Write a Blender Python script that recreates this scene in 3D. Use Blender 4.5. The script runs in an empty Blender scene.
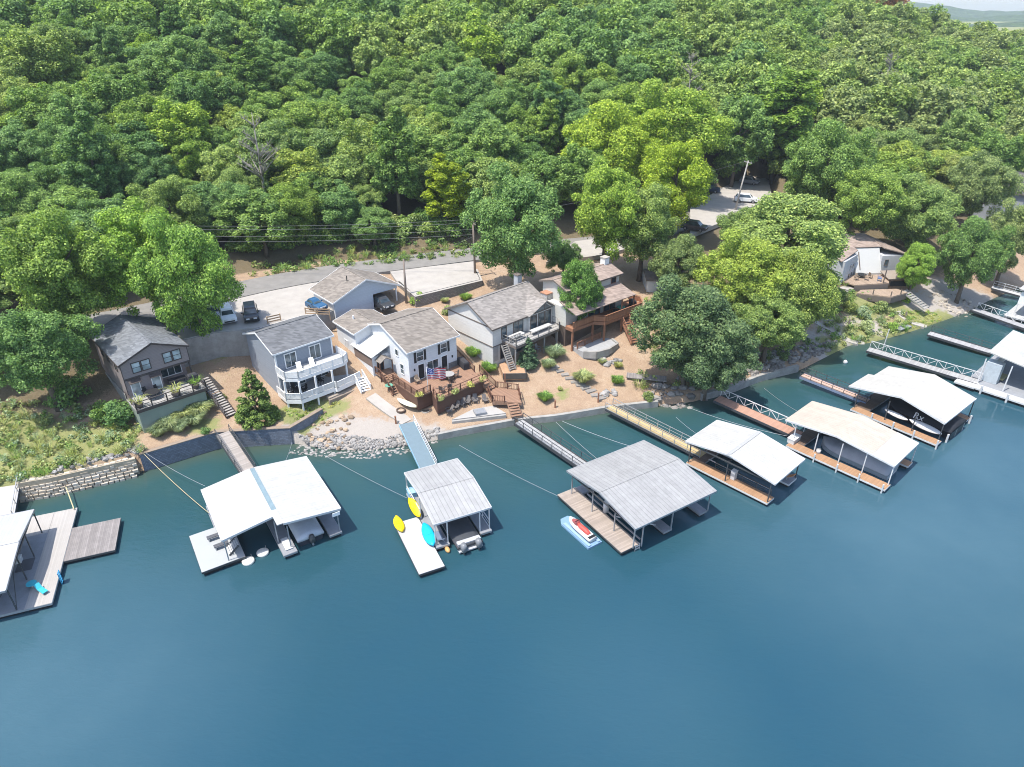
import bpy, math, random
import numpy as np
from mathutils import Vector, Matrix
random.seed(7); RNG = np.random.default_rng(7)
SC = bpy.context.scene; COL = SC.collection
R = math.radians

# ---------------------------------------------------------------- survey: how the site was measured from the photograph
F, PITCH, CH = 683.0, R(29), 45.0
def ray(u, v):
    dx, dy = (u-512)/F, (383.5-v)/F
    return np.array([dx, math.cos(PITCH)+dy*math.sin(PITCH), -math.sin(PITCH)+dy*math.cos(PITCH)])
def at(u, v, z):
    d = ray(u, v); t = (z-CH)/d[2]
    return (t*d[0], t*d[1], z)

# ---------------------------------------------------------------- objects
def tag(o, label=None, cat=None, group=None, kind=None):
    if label: o['label'] = label
    if cat: o['category'] = cat
    if group: o['group'] = group
    if kind: o['kind'] = kind
    return o
def thing(name, label, cat, loc=(0, 0, 0), rot=0, group=None):
    o = bpy.data.objects.new(name, None); COL.objects.link(o)
    o.empty_display_size = .3
    o.location = loc; o.rotation_euler = (0, 0, R(rot))
    return tag(o, label, cat, group)
def copy_tree(o, parent=None):
    c = o.copy(); COL.objects.link(c)
    if parent is not None: c.parent = parent
    for ch in [k for k in o.children]: copy_tree(ch, c)
    return c
def place(o, loc, rot=0, s=1.0, label=None):
    o.location = loc; o.rotation_euler = (0, 0, R(rot)); o.scale = (s, s, s) if not hasattr(s, '__len__') else s
    if label: o['label'] = label
    return o

class MB:
    """collects faces and links them as one mesh object"""
    def __init__(self): self.v = []; self.f = []; self.m = []; self.M = None; self.mi = 0
    def add(self, vs, fs):
        b = len(self.v)
        for p in vs:
            p = Vector(p)
            self.v.append(tuple(self.M @ p) if self.M is not None else tuple(p))
        for f in fs: self.f.append([b+i for i in f]); self.m.append(self.mi)
        return self
    def box(self, a, b):
        x0, y0, z0 = [min(a[i], b[i]) for i in range(3)]; x1, y1, z1 = [max(a[i], b[i]) for i in range(3)]
        return self.add([(x0,y0,z0),(x1,y0,z0),(x1,y1,z0),(x0,y1,z0),(x0,y0,z1),(x1,y0,z1),(x1,y1,z1),(x0,y1,z1)],
            [(0,3,2,1),(4,5,6,7),(0,1,5,4),(1,2,6,5),(2,3,7,6),(3,0,4,7)])
    def bar(self, p, q, w, h=None):
        """a square bar from p to q"""
        p, q = Vector(p), Vector(q); d = (q-p)
        if d.length < 1e-6: return self
        d.normalize(); h = h or w
        s = d.cross(Vector((0, 0, 1)))
        if s.length < 1e-3: s = Vector((1, 0, 0))
        s.normalize(); u = s.cross(d).normalized()
        c = [s*w/2+u*h/2, -s*w/2+u*h/2, -s*w/2-u*h/2, s*w/2-u*h/2]
        return self.add([p+k for k in c]+[q+k for k in c], [(0,1,2,3),(7,6,5,4),(0,4,5,1),(1,5,6,2),(2,6,7,3),(3,7,4,0)])
    def tube(self, pts, r, n=6, cap=True):
        pts = [Vector(p) for p in pts]; rs = r if hasattr(r, '__len__') else [r]*len(pts)
        vs, fs = [], []
        s = None
        for i, p in enumerate(pts):
            d = (pts[min(i+1, len(pts)-1)]-pts[max(i-1, 0)]).normalized()
            if s is None:
                s = d.cross(Vector((0, 0, 1)))
                if s.length < 1e-3: s = Vector((1, 0, 0))
            s = (s - d*s.dot(d)).normalized(); u = d.cross(s)
            for k in range(n):
                a = 2*math.pi*k/n
                vs.append(p+(s*math.cos(a)+u*math.sin(a))*rs[i])
        for i in range(len(pts)-1):
            for k in range(n):
                fs.append((i*n+k, i*n+(k+1) % n, (i+1)*n+(k+1) % n, (i+1)*n+k))
        if cap: fs.append(tuple(range(n-1, -1, -1))); fs.append(tuple(range((len(pts)-1)*n, len(pts)*n)))
        return self.add(vs, fs)
    def prism(self, poly, z0, z1):
        """flat polygon (xy, counter-clockwise) raised from z0 to z1"""
        n = len(poly)
        return self.add([(x, y, z0) for x, y in poly]+[(x, y, z1) for x, y in poly],
            [tuple(range(n-1, -1, -1)), tuple(range(n, 2*n))]+[(i, (i+1) % n, n+(i+1) % n, n+i) for i in range(n)])
    def profile(self, prof, x0, x1, axis='x'):
        """(a, z) outline swept along an axis"""
        n = len(prof)
        f = (lambda t, a, z: (t, a, z)) if axis == 'x' else (lambda t, a, z: (a, t, z))
        return self.add([f(x0, a, z) for a, z in prof]+[f(x1, a, z) for a, z in prof],
            [tuple(range(n-1, -1, -1)), tuple(range(n, 2*n))]+[(i, (i+1) % n, n+(i+1) % n, n+i) for i in range(n)])
    def slab(self, a, b, c, d, t):
        """four corners thickened downwards"""
        P = [Vector(p) for p in (a, b, c, d)]; n = (P[1]-P[0]).cross(P[3]-P[0]).normalized()
        if n.z < 0: n = -n
        return self.add(P+[p-n*t for p in P], [(0,1,2,3),(7,6,5,4),(0,4,5,1),(1,5,6,2),(2,6,7,3),(3,7,4,0)])
    def ball(self, c, r, n=10, m=6, jit=0, rng=random):
        rx, ry, rz = r if hasattr(r, '__len__') else (r, r, r)
        vs, fs = [(c[0], c[1], c[2]-rz)], []
        for i in range(1, m):
            t = -math.pi/2+math.pi*i/m
            for k in range(n):
                a = 2*math.pi*k/n; j = 1+rng.uniform(-jit, jit)
                vs.append((c[0]+rx*j*math.cos(t)*math.cos(a), c[1]+ry*j*math.cos(t)*math.sin(a), c[2]+rz*j*math.sin(t)))
        vs.append((c[0], c[1], c[2]+rz)); L = len(vs)-1
        for k in range(n): fs.append((0, 1+(k+1) % n, 1+k)); fs.append((L, L-n+k, L-n+(k+1) % n))
        for i in range(m-2):
            for k in range(n): fs.append((1+i*n+k, 1+i*n+(k+1) % n, 1+(i+1)*n+(k+1) % n, 1+(i+1)*n+k))
        return self.add(vs, fs)
    def loft(self, rings, cap=True):
        n = len(rings[0]); vs = [p for r in rings for p in r]; fs = []
        for i in range(len(rings)-1):
            for k in range(n): fs.append((i*n+k, i*n+(k+1) % n, (i+1)*n+(k+1) % n, (i+1)*n+k))
        if cap: fs.append(tuple(range(n-1, -1, -1))); fs.append(tuple(range((len(rings)-1)*n, len(rings)*n)))
        return self.add(vs, fs)
    def build(self, name, mat, parent=None, smooth=False, bevel=0):
        me = bpy.data.meshes.new(name); me.from_pydata(self.v, [], self.f)
        for mm in (mat if isinstance(mat, (list, tuple)) else [mat]): me.materials.append(mm)
        if isinstance(mat, (list, tuple)): me.polygons.foreach_set('material_index', self.m)
        if smooth: me.polygons.foreach_set('use_smooth', [True]*len(me.polygons))
        me.update()
        o = bpy.data.objects.new(name, me); COL.objects.link(o)
        if parent is not None: o.parent = parent
        if bevel:
            b = o.modifiers.new('bevel', 'BEVEL'); b.width = bevel; b.segments = 2; b.limit_method = 'ANGLE'
        return o

# ---------------------------------------------------------------- materials
class NT:
    def __init__(self, name):
        self.mat = bpy.data.materials.new(name); self.mat.use_nodes = True
        self.t = self.mat.node_tree; self.t.nodes.clear()
        self.out = self.n('ShaderNodeOutputMaterial')
    def n(self, ty, **k):
        o = self.t.nodes.new(ty)
        for a, b in k.items(): setattr(o, a, b)
        return o
    def l(self, a, b): self.t.links.new(a, b)
    def math(self, op, a, b=0.0, c=None):
        o = self.n('ShaderNodeMath', operation=op)
        for i, x in enumerate((a, b, c)):
            if x is None: continue
            if isinstance(x, (int, float)): o.inputs[i].default_value = x
            else: self.l(x, o.inputs[i])
        return o.outputs[0]
    def noise(self, scale, detail=4, rough=.6, vec=None, dist=0):
        o = self.n('ShaderNodeTexNoise'); o.inputs['Scale'].default_value = scale; o.inputs['Detail'].default_value = detail
        o.inputs['Roughness'].default_value = rough; o.inputs['Distortion'].default_value = dist
        if vec is not None: self.l(vec, o.inputs['Vector'])
        return o.outputs['Fac']
    def ramp(self, fac, stops):
        o = self.n('ShaderNodeValToRGB'); e = o.color_ramp.elements
        while len(e) < len(stops): e.new(.5)
        for i, (p, c) in enumerate(stops): e[i].position = p; e[i].color = (*c, 1) if len(c) == 3 else c
        self.l(fac, o.inputs[0]); return o.outputs[0]
    def mix(self, fac, a, b, blend='MIX'):
        o = self.n('ShaderNodeMix', data_type='RGBA', blend_type=blend)
        for i, x in ((0, fac), (6, a), (7, b)):
            if isinstance(x, (int, float)): o.inputs[i].default_value = x
            elif isinstance(x, tuple): o.inputs[i].default_value = (*x, 1)
            else: self.l(x, o.inputs[i])
        return o.outputs[2]
    def coord(self, w='Object'): return self.n('ShaderNodeTexCoord').outputs[w]
    def pos(self): return self.n('ShaderNodeNewGeometry').outputs['Position']
    def xyz(self, vec):
        o = self.n('ShaderNodeSeparateXYZ'); self.l(vec, o.inputs[0]); return o.outputs
    def white(self, w):
        o = self.n('ShaderNodeTexWhiteNoise', noise_dimensions='1D'); self.l(w, o.inputs['W']); return o.outputs['Value']
    def bsdf(self, col, rough=.7, metal=0, spec=.3, bump=None, bs=.3, bd=.02):
        p = self.n('ShaderNodeBsdfPrincipled')
        if isinstance(col, tuple): p.inputs['Base Color'].default_value = (*col, 1)
        else: self.l(col, p.inputs['Base Color'])
        if isinstance(rough, (int, float)): p.inputs['Roughness'].default_value = rough
        else: self.l(rough, p.inputs['Roughness'])
        p.inputs['Metallic'].default_value = metal; p.inputs['Specular IOR Level'].default_value = spec
        if bump is not None:
            b = self.n('ShaderNodeBump'); b.inputs['Strength'].default_value = bs; b.inputs['Distance'].default_value = bd
            self.l(bump, b.inputs['Height']); self.l(b.outputs[0], p.inputs['Normal'])
        return p
    def done(self, p):
        self.l(p.outputs[0], self.out.inputs[0]); return self.mat
_MC = {}
def sc(c, k): return tuple(min(1, x*k) for x in c)
def plain(name, c, rough=.6, var=.16, scale=2.5, metal=0, spec=.3, bump=0):
    if name in _MC: return _MC[name]
    t = NT(name); co = t.coord()
    f = t.noise(scale, 5, .65, co); g = t.noise(scale*9, 3, .6, co)
    k = t.mix(t.math('MULTIPLY', g, .45), t.ramp(f, [(.3, sc(c, 1-var)), (.7, sc(c, 1+var*.6))]), sc(c, 1-var*1.3))
    _MC[name] = t.done(t.bsdf(k, rough, metal, spec, g if bump else None, bump, .03)); return _MC[name]
def lined(name, c, axis=0, width=.14, gap=.07, dark=.45, var=.18, rough=.75, stain=.15, bump=.35, metal=0, spec=.3, gapcol=None):
    """boards, laps or ribs: strips of a width across one object axis, each strip with its own tone"""
    if name in _MC: return _MC[name]
    t = NT(name); co = t.coord(); x = t.math('DIVIDE', t.xyz(co)[axis], width)
    fr = t.math('FRACT', x); cell = t.math('FLOOR', x)
    w = t.white(cell)
    base = t.ramp(w, [(0, sc(c, 1-var)), (1, sc(c, 1+var))])
    st = t.noise(1.3, 6, .7, co); base = t.mix(t.math('MULTIPLY', t.ramp(st, [(.38, (0,0,0)), (.72, (1,1,1))]), stain*2), base, sc(c, .5))
    fine = t.noise(14, 3, .7, co); base = t.mix(t.math('MULTIPLY', fine, .25), base, sc(c, .7))
    edge = t.math('LESS_THAN', fr, gap)
    col = t.mix(t.math('MULTIPLY', edge, dark), base, gapcol or sc(c, .25))
    h = t.math('SUBTRACT', 1.0, edge)
    _MC[name] = t.done(t.bsdf(col, rough, metal, spec, h, bump, .02)); return _MC[name]
def shingle(name, c, var=.25):
    if name in _MC: return _MC[name]
    t = NT(name); co = t.coord()
    x, y, z = t.xyz(co)
    row = t.math('FLOOR', t.math('DIVIDE', t.math('ADD', t.math('MULTIPLY', z, 3.0), 0.0), .34))
    a = t.math('FLOOR', t.math('DIVIDE', t.math('ADD', t.math('ADD', x, y), t.math('MULTIPLY', row, .37)), .36))
    w = t.white(t.math('ADD', t.math('MULTIPLY', row, 17.3), a))
    base = t.ramp(w, [(0, sc(c, 1-var)), (.5, c), (1, sc(c, 1+var))])
    f = t.noise(.8, 5, .7, co); base = t.mix(t.math('MULTIPLY', t.ramp(f, [(.4, (0,0,0)), (.7, (1,1,1))]), .35), base, sc(c, .62))
    g = t.noise(30, 2, .6, co)
    _MC[name] = t.done(t.bsdf(base, .9, 0, .15, g, .4, .02)); return _MC[name]
def blocks(name, c, bw=.6, bh=.25, mortar=.02, var=.3, dark=.35):
    if name in _MC: return _MC[name]
    t = NT(name); co = t.coord(); x, y, z = t.xyz(co)
    cb = t.n('ShaderNodeCombineXYZ'); t.l(t.math('ADD', x, y), cb.inputs[0]); t.l(z, cb.inputs[1])
    b = t.n('ShaderNodeTexBrick'); t.l(cb.outputs[0], b.inputs['Vector'])
    b.inputs['Scale'].default_value = 1; b.inputs['Brick Width'].default_value = bw; b.inputs['Row Height'].default_value = bh
    b.inputs['Mortar Size'].default_value = mortar; b.inputs['Color1'].default_value = (*sc(c, 1+var), 1)
    b.inputs['Color2'].default_value = (*sc(c, 1-var), 1); b.inputs['Mortar'].default_value = (*sc(c, dark), 1)
    f = t.noise(3, 5, .7, co); col = t.mix(t.math('MULTIPLY', f, .5), b.outputs[0], sc(c, .75))
    _MC[name] = t.done(t.bsdf(col, .9, 0, .15, t.math('ADD', f, t.math('MULTIPLY', b.outputs['Fac'], -1.0)), .6, .05)); return _MC[name]
def glass(name='window_glass', c=(.05, .07, .08)):
    if name in _MC: return _MC[name]
    t = NT(name); f = t.noise(.7, 2, .5, t.coord())
    _MC[name] = t.done(t.bsdf(t.ramp(f, [(.35, sc(c, .5)), (.7, sc(c, 2.2))]), .06, 0, .8)); return _MC[name]
def leafmat(name, c, var=.5, trans=.42, hue=.8):
    """c: mid colour; tone differs leaf by leaf and tree by tree"""
    if name in _MC: return _MC[name]
    t = NT(name); g = t.n('ShaderNodeNewGeometry'); oi = t.n('ShaderNodeObjectInfo')
    r1 = g.outputs['Random Per Island']; r2 = oi.outputs['Random']
    a = t.ramp(r1, [(0, (c[0]*.35, c[1]*.45, c[2]*.6)), (.45, sc(c, .85)), (.75, sc(c, 1.25)), (1, (min(.62, c[0]*2.0), min(.70, c[1]*1.75), c[2]*1.9))])
    b = t.ramp(r2, [(0, (.70, .80, .86)), (.35, (.88, .93, .88)), (.6, (1, 1, .95)), (.85, (1.14, 1.08, .85)), (1, (1.28, 1.16, .8))])
    k = t.mix(hue, a, b, 'MULTIPLY')
    big = t.noise(.22, 3, .6, t.coord()); k = t.mix(t.math('MULTIPLY', big, .5), k, t.mix(1.0, k, (1.25, 1.12, .7), 'MULTIPLY'))
    d = t.bsdf(k, .55, 0, .25); tr = t.n('ShaderNodeBsdfTranslucent')
    t.l(t.mix(1.0, k, (1.1, 1.15, .6), 'MULTIPLY'), tr.inputs[0])
    m = t.n('ShaderNodeMixShader'); m.inputs[0].default_value = trans
    t.l(d.outputs[0], m.inputs[1]); t.l(tr.outputs[0], m.inputs[2]); t.l(m.outputs[0], t.out.inputs[0])
    _MC[name] = t.mat; return t.mat
def bark(name, c=(.16, .13, .10)): return plain(name, c, .95, .35, 3, 0, .1, .6)
WHITE = lambda: plain('white_paint', (.78, .78, .77), .5, .07)
DARKWOOD = lambda: lined('brown_stained_boards', (.20, .105, .065), 0, .14, .08, .6)

# ================================================================ THE SETTING
SHX = np.array([-3000,-400,-120,-53.2,-47.9,-40.6,-34,-26.1,-25.1,-21,-16.4,-12,-9,-8.6,.5,5.9,12.4,18.3,23.1,29,34,40.6,46.7,51.1,54.2,60.5,66,75.7,83.3,94.1,130,200,400,3000])
SHY = np.array([-600,-50,30,56.2,57.9,61.4,65.9,66.8,66.6,65.4,65.3,66.2,67.4,67.8,70.9,71.9,74,75.2,76.2,78.9,82.2,85.1,89.8,93.2,93.8,96.8,99.8,105.5,111.2,118.5,141,190,290,1200])
TOPX = np.array([-3000,-60,-49,-47.5,-41,-40.5,-26,-24.5,-23,-10.5,-8.8,23,24,40,44,3000])
TOPZ = np.array([.4,.8,2.0,2.3,2.3,2.2,2.1,.6,.1,.1,.75,.75,.9,.9,.15,.15])
def shore_y(x): return np.interp(x, SHX, SHY)
def pip(x, y, poly):
    ins = np.zeros(np.shape(x), bool); n = len(poly)
    for i in range(n):
        x0, y0 = poly[i][:2]; x1, y1 = poly[(i+1) % n][:2]
        c = ((y0 > y) != (y1 > y))
        with np.errstate(divide='ignore', invalid='ignore'):
            ins ^= c & (x < (x1-x0)*(y-y0)/(y1-y0+1e-12)+x0)
    return ins
def segdist(x, y, pts):
    best = np.full(np.shape(x), 1e9)
    for (x0, y0), (x1, y1) in zip(pts[:-1], pts[1:]):
        L = (x1-x0)**2+(y1-y0)**2
        t = np.clip(((x-x0)*(x1-x0)+(y-y0)*(y1-y0))/max(L, 1e-9), 0, 1)
        best = np.minimum(best, np.hypot(x-x0-t*(x1-x0), y-y0-t*(y1-y0)))
    return best
def px(lst, z): return [at(u, v, z) for u, v in lst]
ROAD = px([(-120,358),(-40,345),(30,333),(95,322),(180,304),(240,289),(300,277),(360,268),(430,259),(480,253),(540,247),(610,240),(660,230),(700,213)], 8.5)+px([(722,199),(738,188)], 9.0)
ROADXY = [p[:2] for p in ROAD]
PADS = [([(176,342),(215,333),(262,328),(300,321),(338,309),(352,291),(340,281),(300,285),(262,293),(215,303),(180,313)], 8.25, 'a'),
        ([(415.4,296),(480.4,280.2),(474,267),(474,262),(390,272),(396,281)], 8.25, 'b'),
        ([(546,263),(600,256),(640,246),(644,234),(575,242)], 8.5, 'c'),
        ([(690,236),(725,222),(772,198),(768,180),(748,176),(720,190),(690,208)], 8.9, 'd')]
PADXY = [([at(u, v, z)[:2] for u, v in q], z, k) for q, z, k in PADS]
PROFD = np.array([0,2,5,9,14,18,24,27,41,44,60,110,170,230,330,500,900,3000])
PROFZ = np.array([0,.6,1.5,3.2,4.6,5.8,6.6,7.7,8.1,9.3,13.0,28.2,42,46,38,20,6,3])
def hashn(x, y, s):
    return np.sin(x*s*1.3+y*s*.7+1.7)*np.sin(y*s*1.1-x*s*.4+.3)
def terr(x, y):
    x = np.asarray(x, float); y = np.asarray(y, float)
    d = (y-shore_y(x))*.91
    top = np.interp(x, TOPX, TOPZ)
    p = np.interp(d, PROFD, PROFZ)
    p = p*(1-.24*np.clip((13-d)/4, 0, 1)*np.clip((x+23)/2, 0, 1)*np.clip((2-x)/5, 0, 1))
    g = 1-.42*np.clip((x-105)/110, 0, 1)
    p = np.where(d > 44, 9.3+(p-9.3)*g, p)
    z = p+top*np.clip(1-d/9, 0, 1)+np.where(top < .3, 0, .0)
    z = z+hashn(x, y, .22)*.18*np.clip(d/6, 0, 1)+hashn(x, y, .045)*1.6*np.clip((d-46)/40, 0, 1)
    rd = segdist(x, y, ROADXY); k = np.clip((rd-3.6)/4, 0, 1)
    rz = np.interp(x, [35, 60], [8.5, 9.0])-.25
    z = np.where(rd < 7.6, z*k+np.minimum(rz, rz)*(1-k), z) if True else z
    for q, pz, _ in PADXY:
        z = np.where(pip(x, y, q), np.minimum(z, pz-.3), z)
        near = segdist(x, y, q+[q[0]])
        z = np.where((near < 1.2), np.minimum(z, pz-.25), z)
    return np.where(d < 0, -.5+np.maximum(d*.3, -6), z)
def tz(x, y): return float(terr(np.array([x]), np.array([y]))[0])
def ground(u, v, h=0):
    """where the line of sight through (u, v) comes within h of the ground"""
    d = ray(u, v); t = np.concatenate([np.arange(30, 170, .2), np.arange(170, 520, .5)])
    x, y, z = d[0]*t, d[1]*t, CH+d[2]*t
    g = terr(x, y); hit = np.nonzero(z <= g+h)[0]; i = hit[0] if len(hit) else len(t)-1
    return (float(x[i]), float(y[i]), float(g[i]))

def make_ground():
    xs = np.concatenate([[-3000,-1500,-800,-400,-250,-180], np.arange(-130, 131, 1.3), [140,155,175,200,240,300,400,600,900,1500,3000]])
    ds = np.concatenate([[-60,-15,-4,-1,-.06], np.arange(0, 50, .9), np.arange(50, 250, 4), [270,300,350,420,550,750,1000,1500,2200,3000]])
    X = np.repeat(xs[None, :], len(ds), 0); Y = shore_y(X)+ds[:, None]/.91
    Z = terr(X, Y+1e-4)
    n, m = X.shape
    v = np.stack([X, Y, Z], -1).reshape(-1, 3)
    i = np.arange(n*m).reshape(n, m)
    f = np.stack([i[:-1, :-1], i[:-1, 1:], i[1:, 1:], i[1:, :-1]], -1).reshape(-1, 4)
    me = bpy.data.meshes.new('ground'); me.from_pydata(v.tolist(), [], f.tolist())
    me.polygons.foreach_set('use_smooth', [True]*len(f))
    ca = me.color_attributes.new('cover', 'FLOAT_COLOR', 'POINT')
    c = np.zeros((n*m, 4)); c[:, 3] = 1
    x, y = v[:, 0], v[:, 1]; d = (y-shore_y(x))*.91
    def blob(u, vv, z, r, ch, s=1):
        bx, by, _ = at(u, vv, z); q = np.hypot(x-bx, y-by)/r
        c[:, ch] = np.maximum(c[:, ch], s*np.clip(1.5-q*1.5, 0, 1))
    for a in [(5,440,3,7),(40,450,2.6,7),(75,445,2.8,6),(105,438,3,5),(20,470,2.4,5),(310,405,2.6,3.5),(290,412,2.4,3),(335,400,2.6,2),(300,425,1.5,2),(205,425,2.5,2.5),
              (930,316,2,7),(900,325,1.6,4),(950,312,1.6,4),(860,332,1.2,4),(835,345,.8,4),(880,338,1,4),(70,306,9.3,4),
              (195,345,6,3),(215,345,6,3),(860,300,3.6,5),(875,290,4,4),(900,295,4,4),(560,395,1.4,1.2)]:
        blob(*a[:4], 0, .95)
    for a in [(330,440,.7,7),(365,443,.6,7),(400,440,.6,6),(425,437,.7,4),(300,440,1,4),(310,452,.3,4)]: blob(*a, 2, 1)
    for a in [(960,295,2.2,9),(985,300,1.2,8),(930,300,2.6,6),(845,330,1.6,6),(830,345,1,6),(870,318,2.2,5)]: blob(*a, 2, 1)
    c[:, 1] = np.clip((d-37)/2, 0, 1)
    c[:, 1] = np.maximum(c[:, 1], np.clip((x-24)/8, 0, 1)*np.clip((d-5)/6, 0, 1)*.75)
    c[:, 1] = np.maximum(c[:, 1], np.clip((-46-x)/4, 0, 1)*np.clip((d-9)/4, 0, 1)*.8)
    c[:, 0] = np.where((d > .3) & (d < 30), np.maximum(c[:, 0], .21+.1*np.sin(x*.31+1)*np.sin(y*.27)), c[:, 0])
    c[:, 0] = np.maximum(c[:, 0], np.clip(np.maximum((d-225)/20, np.maximum((-132-x)/10, (x-185)/15)), 0, 1)*(d > 3))
    ca.data.foreach_set('color', c.ravel())
    t = NT('earth_mulch_litter'); P = t.pos()
    a = t.n('ShaderNodeVertexColor', layer_name='cover'); s = t.n('ShaderNodeSeparateColor'); t.l(a.outputs[0], s.inputs[0])
    n1 = t.noise(.28, 7, .72, P); n2 = t.noise(1.7, 7, .75, P); n3 = t.noise(9, 4, .7, P)
    mulch = t.ramp(n1, [(.3, (.26,.172,.112)), (.5, (.37,.262,.175)), (.7, (.46,.36,.262))])
    mulch = t.mix(t.math('MULTIPLY', n2, .6), mulch, (.45,.34,.245)); mulch = t.mix(t.ramp(n3, [(.42, (0,0,0)), (.72, (.7,.7,.7))]), mulch, (.19,.115,.075))
    litter = t.mix(n2, (.10,.085,.05), (.22,.17,.11)); litter = t.mix(t.ramp(n3, [(.5, (0,0,0)), (.7, (.8,.8,.8))]), litter, (.07,.06,.035))
    grass = t.mix(n2, (.16,.18,.065), (.36,.32,.16)); grass = t.mix(t.ramp(n3, [(.4, (0,0,0)), (.7, (.8,.8,.8))]), grass, (.17,.22,.07))
    grav = t.mix(n3, (.26,.235,.21), (.48,.43,.385))
    def thr(ch, lo=.35):
        q = t.math('ADD', s.outputs[ch], t.math('MULTIPLY', t.math('SUBTRACT', n2, .5), .9))
        return t.ramp(q, [(lo, (0,0,0)), (lo+.25, (1,1,1))])
    col = t.mix(thr(1), mulch, litter); col = t.mix(thr(2), col, grav); col = t.mix(thr(0), col, grass)
    me.materials.append(t.done(t.bsdf(col, .95, 0, .1, t.math('ADD', n2, n3), .7, .12)))
    o = bpy.data.objects.new('ground', me); COL.objects.link(o); tag(o, kind='structure'); return o
make_ground()

def make_water():
    xs = np.concatenate([[-3000,-800,-250], np.arange(-120, 131, 2.5), [200,400,900,3000]])
    ys = np.concatenate([[-1500,-300,-60], np.arange(0, 126, 2.5), [140,200,400,1300]])
    X, Y = np.meshgrid(xs, ys); v = np.stack([X, Y, 0*X], -1).reshape(-1, 3)
    n, m = X.shape; i = np.arange(n*m).reshape(n, m)
    f = np.stack([i[:-1, :-1], i[:-1, 1:], i[1:, 1:], i[1:, :-1]], -1).reshape(-1, 4)
    me = bpy.data.meshes.new('lake_water'); me.from_pydata(v.tolist(), [], f.tolist())
    me.polygons.foreach_set('use_smooth', [True]*len(f))
    ca = me.color_attributes.new('shallow_sheen', 'FLOAT_COLOR', 'POINT')
    d = (shore_y(v[:, 0])-v[:, 1])*.91
    s = np.clip(1-d/34, 0, 1)**1.3; q = np.clip(1-d/2.6, 0, 1)
    w = 0*s  # pale patches: reflected sky painted into the water colour
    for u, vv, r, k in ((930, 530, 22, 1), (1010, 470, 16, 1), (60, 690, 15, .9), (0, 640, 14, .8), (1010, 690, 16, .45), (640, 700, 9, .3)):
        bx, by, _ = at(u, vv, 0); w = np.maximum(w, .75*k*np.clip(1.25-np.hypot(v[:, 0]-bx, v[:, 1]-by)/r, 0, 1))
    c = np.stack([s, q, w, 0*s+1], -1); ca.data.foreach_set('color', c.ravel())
    t = NT('lake_water'); P = t.pos()
    a = t.n('ShaderNodeVertexColor', layer_name='shallow_sheen'); sp = t.n('ShaderNodeSeparateColor'); t.l(a.outputs[0], sp.inputs[0])
    n1 = t.noise(.02, 4, .55, P); n2 = t.noise(.11, 4, .6, P)
    deep = t.ramp(n1, [(.30, (.0125,.054,.092)), (.5, (.0155,.062,.098)), (.70, (.024,.074,.098))])
    deep = t.mix(t.math('MULTIPLY', n2, .35), deep, (.020,.068,.082))
    green = t.mix(n2, (.022,.066,.066), (.034,.078,.070))
    k = t.math('MULTIPLY', sp.outputs[0], t.math('ADD', .55, t.math('MULTIPLY', n2, .6)))
    col = t.mix(k, deep, green)
    col = t.mix(t.math('MULTIPLY', sp.outputs[2], t.math('ADD', .45, n2)), col, (.056,.116,.150))  # lays the painted sky sheen over the water tint
    bed = t.math('MULTIPLY', sp.outputs[1], t.math('ADD', .1, n2)); col = t.mix(bed, col, (.075,.085,.055))
    m = t.n('ShaderNodeMapping'); t.l(P, m.inputs[0]); m.inputs['Rotation'].default_value = (0, 0, R(38)); m.inputs['Scale'].default_value = (1, 2.3, 1)
    w1 = t.noise(1.1, 3, .6, m.outputs[0], .4); w2 = t.noise(.25, 2, .5, m.outputs[0])
    h = t.math('MULTIPLY', w1, t.math('ADD', .25, t.math('MULTIPLY', t.ramp(n1, [(.35, (0,0,0)), (.65, (1,1,1))]), .9)))
    p = t.bsdf(col, .05, 0, .5, t.math('ADD', h, w2), .28, .12); p.inputs['IOR'].default_value = 1.33
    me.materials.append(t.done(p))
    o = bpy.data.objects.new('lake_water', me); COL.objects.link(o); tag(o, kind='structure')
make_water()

ASPH = plain('asphalt_grey', (.235,.222,.205), .9, .18, .7, 0, .15, .3)
CONC = plain('pale_concrete', (.40,.37,.335), .9, .14, .6, 0, .15, .3)
CONCD = plain('weathered_concrete', (.36,.345,.32), .9, .3, .9, 0, .15, .4)
def ribbon(pts, w, z_off=0):
    L, Rr = [], []
    for i, p in enumerate(pts):
        a = Vector(pts[max(i-1, 0)]); b = Vector(pts[min(i+1, len(pts)-1)]); d = (b-a); d.z = 0; d.normalize(); s = Vector((-d.y, d.x, 0))
        p = Vector(p)+Vector((0, 0, z_off)); L.append(p+s*w/2); Rr.append(p-s*w/2)
    return L, Rr
def smooth_path(pts, k=6):
    out = []
    P = [Vector(p) for p in pts]; P = [P[0]]+P+[P[-1]]
    for i in range(1, len(P)-2):
        for j in range(k):
            t = j/k; a, b, c, d = P[i-1:i+3]
            out.append(.5*((2*b)+(c-a)*t+(2*a-5*b+4*c-d)*t*t+(3*b-a-3*c+d)*t**3))
    return out+[P[-2]]
RP = smooth_path(ROAD, 5)
mb = MB(); L, Rr = ribbon(RP, 6.4)
for i in range(len(L)-1): mb.slab(Rr[i], Rr[i+1], L[i+1], L[i], .5)
tag(mb.build('road', ASPH), kind='structure')
for q, z, k in PADXY:
    pz = z+.09 if k != 'd' else z+.19
    tag(MB().prism(list(reversed(q)) if sum((q[i][0]*q[(i+1) % len(q)][1]-q[(i+1) % len(q)][0]*q[i][1]) for i in range(len(q))) < 0 else q, z-.55, pz+.06).build('parking_pavement', CONC), kind='structure')

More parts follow.
